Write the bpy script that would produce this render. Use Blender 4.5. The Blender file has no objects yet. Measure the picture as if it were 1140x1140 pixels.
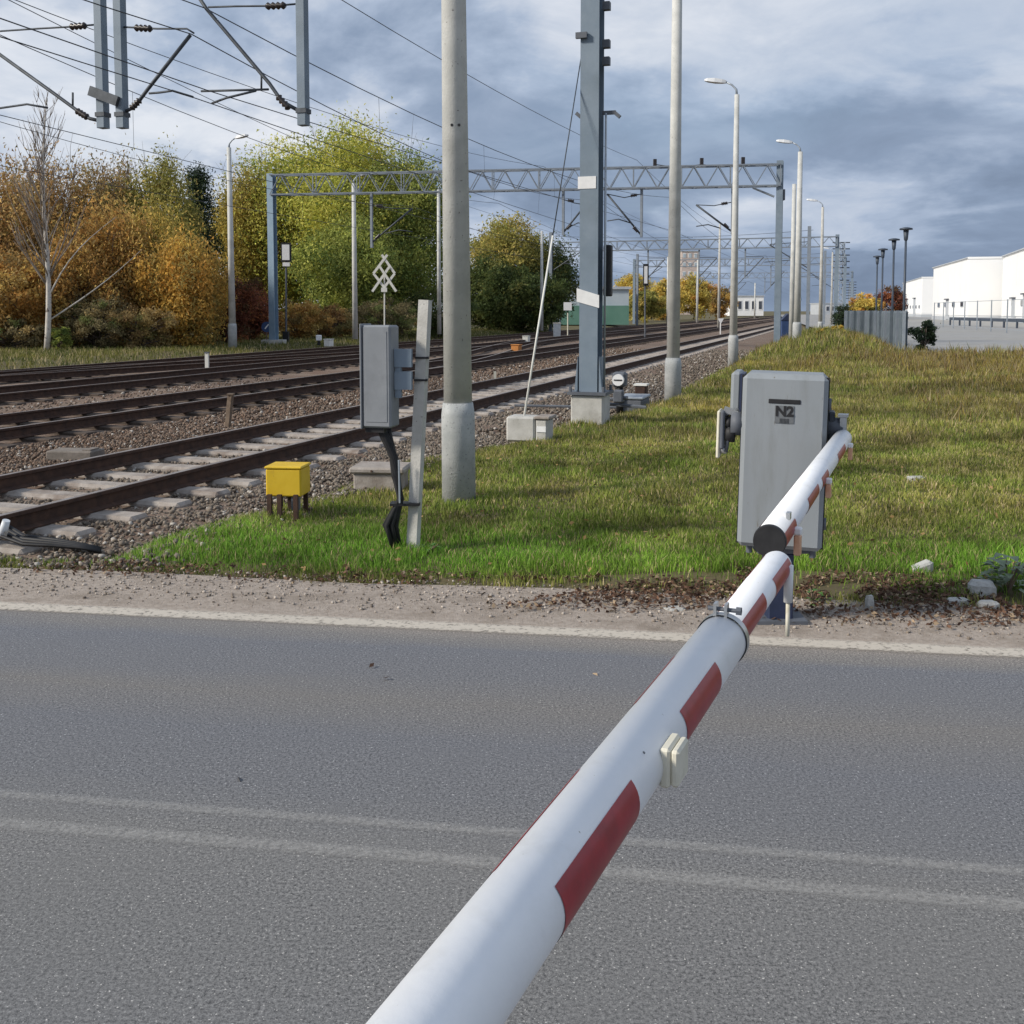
import bpy, math, random
import numpy as np
from mathutils import Vector, Matrix

random.seed(7)
RNG = np.random.default_rng(7)
SC = bpy.context.scene
COL = SC.collection

# ------------------------------------------------------------------ camera
F_PX, PITCH, CAM_H, HORIZON = 1140.0, math.radians(4.0), 1.6, 346.0
CY = HORIZON + F_PX * math.tan(PITCH)
cam_d = bpy.data.cameras.new('camera')
cam_d.sensor_width = 36.0
cam_d.lens = 36.0
cam_d.shift_y = -(570.0 - CY) / 1140.0
cam_d.clip_start = 0.05
cam_d.clip_end = 6000
cam = bpy.data.objects.new('camera', cam_d)
COL.objects.link(cam)
cam.location = (0, 0, CAM_H)
cam.rotation_euler = (math.radians(90) - PITCH, 0, 0)
SC.camera = cam

# ------------------------------------------------------------------ light
SUN_DIR = Vector((-0.84, -0.28, 0.54)).normalized()      # towards the sun
EXPOSURE = 0.55
SUN_STRENGTH = 2.8
SUN_ANGLE = 9.0
SKY_STRENGTH = 0.1
world = bpy.data.worlds.new('World')
SC.world = world
world.use_nodes = True
sun_d = bpy.data.lights.new('sun', 'SUN')
sun_d.energy = SUN_STRENGTH
sun_d.angle = math.radians(SUN_ANGLE)
sun_d.color = (1.0, 0.93, 0.82)
sun = bpy.data.objects.new('sun', sun_d)
COL.objects.link(sun)
sun.location = (-30, -15, 25)
sun.rotation_euler = SUN_DIR.to_track_quat('Z', 'Y').to_euler()
SC.view_settings.view_transform = 'Standard'
SC.view_settings.look = 'None'
SC.view_settings.gamma = 1.0
SC.view_settings.exposure = EXPOSURE
SC.view_settings.use_curve_mapping = False


BIG_OFF, MID_OFF = (3.3, -3.9, 0), (-5.4, 9.2, 0)


def build_sky():
    nt = world.node_tree
    nt.nodes.clear()
    N, L = nt.nodes.new, nt.links.new
    out = N('ShaderNodeOutputWorld')
    bg = N('ShaderNodeBackground')
    bg.inputs['Strength'].default_value = SKY_STRENGTH
    sky = N('ShaderNodeTexSky')
    sky.sky_type = 'NISHITA'
    sky.sun_disc = False
    sky.sun_elevation = math.asin(SUN_DIR.z)
    sky.sun_rotation = math.atan2(SUN_DIR.x, SUN_DIR.y)
    tc = N('ShaderNodeTexCoord')
    sep = N('ShaderNodeSeparateXYZ')
    L(tc.outputs['Generated'], sep.inputs[0])
    # clouds lie on a layer overhead: x/z, y/z of the view direction
    zz = N('ShaderNodeMath'); zz.operation = 'ABSOLUTE'
    L(sep.outputs['Z'], zz.inputs[0])
    za = N('ShaderNodeMath'); za.operation = 'ADD'; za.inputs[1].default_value = 0.30
    L(zz.outputs[0], za.inputs[0])
    dx = N('ShaderNodeMath'); dx.operation = 'DIVIDE'
    dy = N('ShaderNodeMath'); dy.operation = 'DIVIDE'
    L(sep.outputs['X'], dx.inputs[0]); L(za.outputs[0], dx.inputs[1])
    L(sep.outputs['Y'], dy.inputs[0]); L(za.outputs[0], dy.inputs[1])
    cmb = N('ShaderNodeCombineXYZ')
    L(dx.outputs[0], cmb.inputs[0]); L(dy.outputs[0], cmb.inputs[1])

    def noise(scale, detail, rough, off, dist=0.0):
        mp = N('ShaderNodeMapping')
        mp.inputs['Location'].default_value = off
        L(cmb.outputs[0], mp.inputs[0])
        n = N('ShaderNodeTexNoise')
        n.inputs['Scale'].default_value = scale
        n.inputs['Detail'].default_value = detail
        n.inputs['Roughness'].default_value = rough
        n.inputs['Distortion'].default_value = dist
        L(mp.outputs[0], n.inputs['Vector'])
        return n.outputs['Fac']
    big = noise(0.5, 2, 0.5, BIG_OFF, 0.0)
    mid = noise(1.35, 9, 0.55, MID_OFF, 0.3)
    fine = noise(4.2, 8, 0.6, (MID_OFF[1], MID_OFF[0], 0), 0.4)

    def maprange(x, a0, a1, b0, b1, smooth=False):
        r = N('ShaderNodeMapRange')
        if smooth:
            r.interpolation_type = 'SMOOTHSTEP'
        for k_, v_ in (('From Min', a0), ('From Max', a1), ('To Min', b0), ('To Max', b1)):
            r.inputs[k_].default_value = v_
        L(x, r.inputs['Value'])
        return r.outputs[0]

    def add2(x, y):
        m_ = N('ShaderNodeMath'); m_.operation = 'ADD'
        L(x, m_.inputs[0]); L(y, m_.inputs[1])
        return m_.outputs[0]
    # broad light and dark, billows with firm tops, wisps
    tone = add2(add2(maprange(big, 0.3, 0.7, 0.0, 0.55), maprange(mid, 0.42, 0.58, 0.0, 0.46, True)), maprange(fine, 0.3, 0.7, -0.13, 0.13))
    cr = N('ShaderNodeValToRGB')
    e = cr.color_ramp.elements
    e[0].position = 0.05; e[0].color = (1.28, 1.68, 2.4, 1)
    e[1].position = 0.95; e[1].color = (5.5, 5.7, 6.1, 1)
    m = e.new(0.32); m.color = (1.85, 2.38, 3.3, 1)
    m = e.new(0.58); m.color = (2.85, 3.42, 4.4, 1)
    m = e.new(0.76); m.color = (4.0, 4.42, 5.15, 1)
    L(tone, cr.inputs[0])
    # thin breaks where blue shows
    gap = noise(1.1, 5, 0.5, (7.7, 2.2, 0), 0.2)
    gr = N('ShaderNodeValToRGB')
    gr.color_ramp.elements[0].position = 0.36; gr.color_ramp.elements[0].color = (0.86, 0.86, 0.86, 1)
    gr.color_ramp.elements[1].position = 0.5; gr.color_ramp.elements[1].color = (1, 1, 1, 1)
    L(gap, gr.inputs[0])
    mix = N('ShaderNodeMix'); mix.data_type = 'RGBA'
    L(gr.outputs[0], mix.inputs[0])
    L(sky.outputs[0], mix.inputs[6])
    L(cr.outputs[0], mix.inputs[7])
    L(mix.outputs[2], bg.inputs['Color'])
    L(bg.outputs[0], out.inputs[0])


build_sky()


# ------------------------------------------------------------------ places
def ray(px, py):
    x, y = (px - 570.0) / F_PX, -(py - CY) / F_PX
    return Vector((x, y * math.sin(PITCH) + math.cos(PITCH), y * math.cos(PITCH) - math.sin(PITCH)))


C0 = Vector((0, 0, CAM_H))


def G(px, py, z=0.0):
    d = ray(px, py)
    return C0 + d * ((z - CAM_H) / d.z)


def AT(px, py, Y):
    d = ray(px, py)
    return C0 + d * (Y / d.y)


def ON(px, py, P, nrm):
    d = ray(px, py)
    return C0 + d * ((Vector(P) - C0).dot(nrm) / d.dot(nrm))


TA = math.radians(17.85)                       # heading of the railway
U = Vector((math.sin(TA), math.cos(TA), 0))    # along the tracks
NV = Vector((math.cos(TA), -math.sin(TA), 0))  # to their right
Z3 = Vector((0, 0, 1))


def OT(o, t, z=0.0):
    return NV * o + U * t + Z3 * z


RE = Vector((-2.78, 5.46, 0))                  # far edge of the road
RD = Vector((5.17, -0.77, 0)).normalized()
RN = Vector((0.77, 5.17, 0)).normalized()      # away from the camera


def RS(r, s, z=0.0):
    return RE + RD * r + RN * s + Z3 * z


def sstep(a, b, x):
    t = np.clip((x - a) / (b - a), 0, 1)
    return t * t * (3 - 2 * t)


def wob(x, y):
    return (np.sin(x * 0.9 + 1.3 * np.sin(y * 0.5)) * 0.5 + np.sin(y * 1.3 + x * 0.4) * 0.3 + np.sin(x * 2.7 - y * 2.1) * 0.2)


def edge_o(t):                                  # where ballast gives way to grass
    return -4.75 + 1.5 * sstep(8, 19, t) + 0.12 * np.sin(t * 1.7)


def gh(x, y):
    x = np.asarray(x, float); y = np.asarray(y, float)
    o = x * NV.x + y * NV.y
    t = x * U.x + y * U.y
    s = (x - RE.x) * RN.x + (y - RE.y) * RN.y
    z = -0.02 + 0.025 * wob(x, y)
    z = z + 0.36 * sstep(-3.5, -0.5, o) * (1 - sstep(0.0, 2.4, o)) * sstep(28, 44, t) * (1 - sstep(62, 90, t))
    e = edge_o(t)
    z = np.where(o < 0, z + (-0.34 - z) * (1 - sstep(e - 0.5, e + 0.55, o)) * (1 - (1 - sstep(-27, -24, o)) * 0.75) * (1 - (1 - sstep(0.95, 1.35, s)) * sstep(-6.2, -5.6, o)), z)
    near = 1 - sstep(0.25, 0.9, s)
    near = near * (1 - (1 - sstep(-9, -7, s)))
    z = z * (1 - near) + (-0.10) * near
    return z


# ------------------------------------------------------------------ materials
MATS = {}


def mat(name, c1, c2=None, scale=6.0, rough=0.75, bump=0.0, bscale=None, metal=0.0, detail=6, spec=0.4,
        c3=None, s3=1.0, lo3=0.55, hi3=0.7, stretch=None, spot=None, lo=0.35, hi=0.65, nrough=0.6):
    if name in MATS:
        return MATS[name]
    m = bpy.data.materials.new(name)
    m.use_nodes = True
    nt = m.node_tree
    N, L = nt.nodes.new, nt.links.new
    b = nt.nodes['Principled BSDF']
    b.inputs['Roughness'].default_value = rough
    b.inputs['Metallic'].default_value = metal
    b.inputs['Specular IOR Level'].default_value = spec
    geo = N('ShaderNodeNewGeometry')
    mp = N('ShaderNodeMapping')
    L(geo.outputs['Position'], mp.inputs[0])
    if stretch:
        mp.inputs['Rotation'].default_value = stretch[1]
        mp.inputs['Scale'].default_value = stretch[0]

    def noise(sc, det=detail, ro=0.6):
        n = N('ShaderNodeTexNoise')
        n.inputs['Scale'].default_value = sc
        n.inputs['Detail'].default_value = det
        n.inputs['Roughness'].default_value = ro
        L(mp.outputs[0], n.inputs['Vector'])
        return n.outputs['Fac']

    def ramp(fac, lo_, hi_):
        r = N('ShaderNodeMapRange')
        r.inputs['From Min'].default_value = lo_
        r.inputs['From Max'].default_value = hi_
        L(fac, r.inputs['Value'])
        return r.outputs[0]

    def mixc(fac, a, bcol):
        x = N('ShaderNodeMix'); x.data_type = 'RGBA'
        L(fac, x.inputs[0])
        for idx, v in ((6, a), (7, bcol)):
            if isinstance(v, tuple):
                x.inputs[idx].default_value = (*v, 1)
            else:
                L(v, x.inputs[idx])
        return x.outputs[2]
    col = c1
    if c2 is not None:
        col = mixc(ramp(noise(scale, detail, nrough), lo, hi), c1, c2)
    if c3 is not None:
        col = mixc(ramp(noise(s3, 5), lo3, hi3), col, c3)
    if spot is not None:          # (scale, colour, lo, hi) small specks
        col = mixc(ramp(noise(spot[0], 2, 0.5), spot[2], spot[3]), col, spot[1])
    if isinstance(col, tuple):
        b.inputs['Base Color'].default_value = (*col, 1)
    else:
        L(col, b.inputs['Base Color'])
    if bump:
        bm = N('ShaderNodeBump')
        bm.inputs['Strength'].default_value = bump
        bm.inputs['Distance'].default_value = 0.01
        L(noise(bscale or scale * 4, 4), bm.inputs['Height'])
        L(bm.outputs[0], b.inputs['Normal'])
    MATS[name] = m
    return m


def attr_mat(name, rough=0.7, trans=0.0, spec=0.2):
    m = bpy.data.materials.new(name)
    m.use_nodes = True
    nt = m.node_tree
    N, L = nt.nodes.new, nt.links.new
    b = nt.nodes['Principled BSDF']
    b.inputs['Roughness'].default_value = rough
    b.inputs['Specular IOR Level'].default_value = spec
    a = N('ShaderNodeAttribute'); a.attribute_name = 'col'
    L(a.outputs['Color'], b.inputs['Base Color'])
    if trans:
        t = N('ShaderNodeBsdfTranslucent')
        L(a.outputs['Color'], t.inputs['Color'])
        mx = N('ShaderNodeMixShader'); mx.inputs[0].default_value = trans
        L(b.outputs[0], mx.inputs[1]); L(t.outputs[0], mx.inputs[2])
        L(mx.outputs[0], nt.nodes['Material Output'].inputs[0])
    MATS[name] = m
    return m


def worn_paint(name, c, lo, hi, scale, max_cover):
    m = bpy.data.materials.new(name)
    m.use_nodes = True
    nt = m.node_tree
    N, L = nt.nodes.new, nt.links.new
    b = nt.nodes['Principled BSDF']
    b.inputs['Base Color'].default_value = (*c, 1)
    b.inputs['Roughness'].default_value = 0.8
    geo = N('ShaderNodeNewGeometry')
    n1 = N('ShaderNodeTexNoise'); n1.inputs['Scale'].default_value = scale; n1.inputs['Detail'].default_value = 8
    n1.inputs['Roughness'].default_value = 0.7
    L(geo.outputs['Position'], n1.inputs['Vector'])
    r = N('ShaderNodeMapRange')
    r.inputs['From Min'].default_value = lo; r.inputs['From Max'].default_value = hi
    r.inputs['To Max'].default_value = max_cover
    L(n1.outputs['Fac'], r.inputs['Value'])
    cv = N('ShaderNodeAttribute'); cv.attribute_name = 'cov'
    mu = N('ShaderNodeMath'); mu.operation = 'MULTIPLY'
    L(r.outputs[0], mu.inputs[0]); L(cv.outputs['Fac'], mu.inputs[1])
    t = N('ShaderNodeBsdfTransparent')
    mx = N('ShaderNodeMixShader')
    L(mu.outputs[0], mx.inputs[0]); L(t.outputs[0], mx.inputs[1]); L(b.outputs[0], mx.inputs[2])
    L(mx.outputs[0], nt.nodes['Material Output'].inputs[0])
    MATS[name] = m
    return m


ROADROT = math.atan2(RD.y, RD.x)
M = {}
M['asphalt'] = mat('asphalt', (0.03, 0.031, 0.035), (0.285, 0.285, 0.29), scale=95, rough=0.85, bump=0.15, bscale=170, nrough=1.0,
                   detail=3, c3=(0.15, 0.15, 0.153), s3=1.3, lo3=0.45, hi3=1.0, spot=(125, (0.50, 0.49, 0.48), 0.665, 0.70), lo=0.34, hi=0.68)


def dust_bands(m):
    nt = m.node_tree
    N, L = nt.nodes.new, nt.links.new
    b = nt.nodes['Principled BSDF']
    src = b.inputs['Base Color'].links[0].from_socket
    geo = N('ShaderNodeNewGeometry')
    rot = N('ShaderNodeVectorRotate'); rot.rotation_type = 'Z_AXIS'
    rot.inputs['Center'].default_value = tuple(RE); rot.inputs['Angle'].default_value = -math.atan2(RD.y, RD.x)
    L(geo.outputs['Position'], rot.inputs['Vector'])
    mp = N('ShaderNodeMapping'); mp.inputs['Scale'].default_value = (0.16, 0.9, 1)
    L(rot.outputs[0], mp.inputs[0])
    n = N('ShaderNodeTexNoise'); n.inputs['Scale'].default_value = 1.6; n.inputs['Detail'].default_value = 6; n.inputs['Roughness'].default_value = 0.6
    L(mp.outputs[0], n.inputs['Vector'])
    sp = N('ShaderNodeSeparateXYZ'); L(rot.outputs[0], sp.inputs[0])
    sub = N('ShaderNodeMath'); sub.operation = 'SUBTRACT'; sub.inputs[1].default_value = RE.y
    L(sp.outputs['Y'], sub.inputs[0])
    ad = N('ShaderNodeMath'); ad.operation = 'MULTIPLY_ADD'; ad.inputs[1].default_value = 0.55
    L(n.outputs['Fac'], ad.inputs[0]); L(sub.outputs[0], ad.inputs[2])
    mr = N('ShaderNodeMapRange'); mr.inputs['From Min'].default_value = -4.5 + 0.27; mr.inputs['From Max'].default_value = 0.1 + 0.27
    L(ad.outputs[0], mr.inputs['Value'])
    cr = N('ShaderNodeValToRGB')
    e = cr.color_ramp.elements
    e[0].position = 0.0; e[0].color = (0.98, 0.98, 0.96, 1)
    e[1].position = 1.0; e[1].color = (1.75, 1.55, 1.32, 1)
    for p, c in ((0.22, (0.98, 0.99, 1.0)), (0.40, (1.05, 1.04, 1.0)), (0.52, (1.12, 1.10, 1.05)), (0.58, (0.98, 0.99, 1.01)), (0.68, (0.96, 0.98, 1.03)), (0.77, (1.12, 1.07, 1.0)),
                 (0.83, (1.0, 1.01, 1.04)), (0.91, (0.97, 1.0, 1.07)), (0.94, (1.22, 1.16, 1.08))):
        k = e.new(p); k.color = (*c, 1)
    L(mr.outputs[0], cr.inputs[0])
    mx = N('ShaderNodeMix'); mx.data_type = 'RGBA'; mx.blend_type = 'MULTIPLY'; mx.inputs[0].default_value = 1.0
    L(src, mx.inputs[6]); L(cr.outputs[0], mx.inputs[7])
    L(mx.outputs[2], b.inputs['Base Color'])


dust_bands(M['asphalt'])
M['edge_paint'] = worn_paint('edge_paint', (0.52, 0.47, 0.40), 0.30, 0.56, 30, 0.95)
M['faint_paint'] = worn_paint('faint_paint', (0.46, 0.45, 0.43), 0.30, 0.62, 50, 0.42)
M['shoulder'] = mat('shoulder', (0.32, 0.265, 0.22), (0.44, 0.38, 0.325), scale=30, rough=0.95, bump=0.9, bscale=120,
                    c3=(0.25, 0.205, 0.165), s3=4, lo3=0.5, hi3=0.72, spot=(170, (0.13, 0.11, 0.09), 0.66, 0.72))
M['soil'] = mat('soil', (0.075, 0.058, 0.03), (0.13, 0.105, 0.05), scale=3, rough=0.95, bump=0.8, bscale=25,
                c3=(0.13, 0.115, 0.045), s3=0.35, lo3=0.4, hi3=0.65)
M['ballast'] = mat('ballast', (0.15, 0.105, 0.075), (0.26, 0.195, 0.15), scale=28, rough=0.95, bump=1.0, bscale=34,
                   c3=(0.15, 0.085, 0.055), s3=0.8, lo3=0.45, hi3=0.75, spot=(34, (0.035, 0.028, 0.023), 0.56, 0.66))
M['rust'] = mat('rust', (0.042, 0.024, 0.018), (0.085, 0.045, 0.03), scale=9, rough=0.85, bump=0.3, bscale=90)
M['rail_top'] = mat('rail_top', (0.42, 0.38, 0.35), (0.28, 0.23, 0.2), scale=4, rough=0.45, metal=0.6)
M['concrete'] = mat('concrete', (0.42, 0.41, 0.38), (0.54, 0.53, 0.50), scale=5, rough=0.9, bump=0.35, bscale=70,
                    c3=(0.33, 0.32, 0.29), s3=2.2, lo3=0.55, hi3=0.75, spot=(60, (0.25, 0.24, 0.22), 0.68, 0.74))
M['sleeper_concrete'] = mat('sleeper_concrete', (0.28, 0.245, 0.215), (0.40, 0.36, 0.325), scale=6, rough=0.9, bump=0.5, bscale=50,
                            c3=(0.2, 0.16, 0.135), s3=3.5, lo3=0.5, hi3=0.7)
M['slab_dark'] = mat('slab_dark', (0.16, 0.14, 0.12), (0.23, 0.2, 0.175), scale=9, rough=0.95, bump=0.5, bscale=50)
M['sleeper_wood'] = mat('sleeper_wood', (0.05, 0.038, 0.03), (0.10, 0.075, 0.06), scale=6, rough=0.95, bump=0.5, bscale=40)
M['pole_concrete'] = mat('pole_concrete', (0.50, 0.505, 0.485), (0.61, 0.61, 0.585), scale=4, rough=0.85, bump=0.3, bscale=60,
                         c3=(0.39, 0.39, 0.37), s3=1.8, lo3=0.5, hi3=0.8, spot=(40, (0.22, 0.21, 0.20), 0.68, 0.75))
M['pole_sleeve'] = mat('pole_sleeve', (0.36, 0.375, 0.375), (0.47, 0.48, 0.475), scale=7, rough=0.9, bump=0.5, bscale=80,
                       spot=(50, (0.22, 0.225, 0.23), 0.62, 0.72))
M['mast_paint'] = mat('mast_paint', (0.165, 0.215, 0.27), (0.205, 0.255, 0.31), scale=3, rough=0.6, bump=0.1, bscale=30,
                      c3=(0.14, 0.18, 0.215), s3=1.2, lo3=0.5, hi3=0.8)
M['mast_blue'] = mat('mast_blue', (0.20, 0.295, 0.39), (0.25, 0.34, 0.43), scale=3, rough=0.6)
M['galv'] = mat('galv', (0.30, 0.34, 0.39), (0.38, 0.42, 0.46), scale=6, rough=0.5, metal=0.35)
M['galv_dark'] = mat('galv_dark', (0.05, 0.058, 0.068), (0.085, 0.095, 0.11), scale=8, rough=0.6, metal=0.3)
M['gantry_grey'] = mat('gantry_grey', (0.17, 0.20, 0.24), (0.22, 0.25, 0.29), scale=4, rough=0.6)
M['wire'] = mat('wire', (0.075, 0.08, 0.09), rough=0.6, metal=0.4)
M['insulator'] = mat('insulator', (0.025, 0.02, 0.02), (0.04, 0.032, 0.03), scale=30, rough=0.3)
M['white_paint'] = mat('white_paint', (0.82, 0.835, 0.86), (0.87, 0.88, 0.895), scale=8, rough=0.42, spec=0.5,
                       c3=(0.70, 0.70, 0.69), s3=9.0, lo3=0.55, hi3=0.85, bump=0.05, bscale=60, spot=(95, (0.45, 0.43, 0.39), 0.74, 0.80))
M['red_film'] = mat('red_film', (0.27, 0.012, 0.022), (0.33, 0.018, 0.03), scale=20, rough=0.38, spec=0.5, c3=(0.22, 0.014, 0.022), s3=12,
                    lo3=0.55, hi3=0.7)
M['black'] = mat('black', (0.012, 0.012, 0.014), (0.022, 0.022, 0.024), scale=20, rough=0.6)
M['grey_cab'] = mat('grey_cab', (0.24, 0.262, 0.282), (0.275, 0.298, 0.318), scale=3, rough=0.55, bump=0.08, bscale=120,
                    c3=(0.20, 0.215, 0.22), s3=6, lo3=0.5, hi3=0.8, stretch=((2.2, 2.2, 0.35), (0, 0, 0)), spot=(36, (0.16, 0.15, 0.13), 0.70, 0.76))
M['grey_box'] = mat('grey_box', (0.20, 0.215, 0.235), (0.24, 0.255, 0.275), scale=4, rough=0.6, c3=(0.17, 0.18, 0.195), s3=6, lo3=0.55, hi3=0.8)
M['grey_dark'] = mat('grey_dark', (0.09, 0.10, 0.12), (0.12, 0.13, 0.15), scale=8, rough=0.6)
M['plate_grey'] = mat('plate_grey', (0.12, 0.13, 0.14), (0.15, 0.16, 0.17), scale=60, rough=0.6)
M['yellow'] = mat('yellow', (0.62, 0.40, 0.015), (0.68, 0.46, 0.03), scale=7, rough=0.6, c3=(0.5, 0.33, 0.04), s3=9, lo3=0.58, hi3=0.75,
                  spot=(50, (0.3, 0.2, 0.05), 0.7, 0.76))
M['beige'] = mat('beige', (0.60, 0.57, 0.46), (0.68, 0.65, 0.55), scale=12, rough=0.7, c3=(0.45, 0.42, 0.33), s3=20, lo3=0.55, hi3=0.75)
M['navy'] = mat('navy', (0.02, 0.03, 0.065), (0.03, 0.04, 0.085), scale=9, rough=0.5)
M['steel'] = mat('steel', (0.45, 0.46, 0.47), (0.55, 0.56, 0.56), scale=20, rough=0.35, metal=0.8)
M['orange_lamp'] = mat('orange_lamp', (0.62, 0.33, 0.20), (0.7, 0.42, 0.28), scale=30, rough=0.4)
M['orange_box'] = mat('orange_box', (0.45, 0.17, 0.04), (0.52, 0.22, 0.06), scale=20, rough=0.7)
M['white_plain'] = mat('white_plain', (0.72, 0.72, 0.72), (0.8, 0.8, 0.8), scale=10, rough=0.6)
M['sign_white'] = mat('sign_white', (0.66, 0.65, 0.60), (0.74, 0.73, 0.68), scale=12, rough=0.6)
M['sign_blue'] = mat('sign_blue', (0.02, 0.09, 0.33), (0.03, 0.11, 0.38), scale=12, rough=0.5)
M['blue_dark'] = mat('blue_dark', (0.03, 0.06, 0.15), (0.04, 0.075, 0.18), scale=6, rough=0.6)
M['lantern'] = mat('lantern', (0.62, 0.64, 0.67), (0.7, 0.72, 0.74), scale=6, rough=0.4)
M['cladding'] = mat('cladding', (0.87, 0.87, 0.86), (0.9, 0.9, 0.89), scale=0.3, rough=0.6)
M['cladding_grey'] = mat('cladding_grey', (0.42, 0.45, 0.48), (0.48, 0.5, 0.53), scale=0.4, rough=0.6)
M['green_panel'] = mat('green_panel', (0.10, 0.22, 0.17), (0.13, 0.26, 0.2), scale=0.5, rough=0.6)
M['shed_wall'] = mat('shed_wall', (0.40, 0.47, 0.52), (0.46, 0.52, 0.56), scale=0.5, rough=0.6)
M['block_wall'] = mat('block_wall', (0.55, 0.46, 0.41), (0.6, 0.5, 0.45), scale=0.2, rough=0.9)
M['glass_dark'] = mat('glass_dark', (0.05, 0.06, 0.08), (0.08, 0.09, 0.11), scale=0.7, rough=0.15)
M['yard'] = mat('yard', (0.27, 0.262, 0.245), (0.35, 0.34, 0.32), scale=1.5, rough=0.95, c3=(0.32, 0.32, 0.32), s3=0.15, lo3=0.4, hi3=0.7)
M['ramp'] = mat('ramp', (0.42, 0.38, 0.31), (0.5, 0.46, 0.38), scale=1.5, rough=0.95)
M['fence_grey'] = mat('fence_grey', (0.085, 0.11, 0.135), (0.125, 0.15, 0.175), scale=3, rough=0.6)
M['lamp_dark'] = mat('lamp_dark', (0.045, 0.06, 0.085), (0.06, 0.075, 0.1), scale=5, rough=0.5)
M['bark'] = mat('bark', (0.085, 0.065, 0.05), (0.15, 0.12, 0.10), scale=9, rough=0.95, bump=0.6, bscale=30)
M['twig_bark'] = mat('twig_bark', (0.22, 0.18, 0.15), (0.30, 0.26, 0.23), scale=9, rough=0.95)
M['birch_bark'] = mat('birch_bark', (0.50, 0.46, 0.41), (0.60, 0.57, 0.53), scale=6, rough=0.9, c3=(0.13, 0.11, 0.10), s3=5, lo3=0.58, hi3=0.66)
M['stone'] = mat('stone', (0.38, 0.375, 0.35), (0.52, 0.515, 0.49), scale=25, rough=0.9, bump=0.6, bscale=80)
M['wood_post'] = mat('wood_post', (0.12, 0.085, 0.06), (0.2, 0.15, 0.11), scale=12, rough=0.9)
M['leafs'] = attr_mat('leafs', 0.65, 0.42)
M['grass'] = attr_mat('grass_blades', 0.6, 0.35)
M['pebbles'] = attr_mat('pebbles', 0.95, 0.0)
M['litter'] = attr_mat('litter', 0.85, 0.15)


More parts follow.
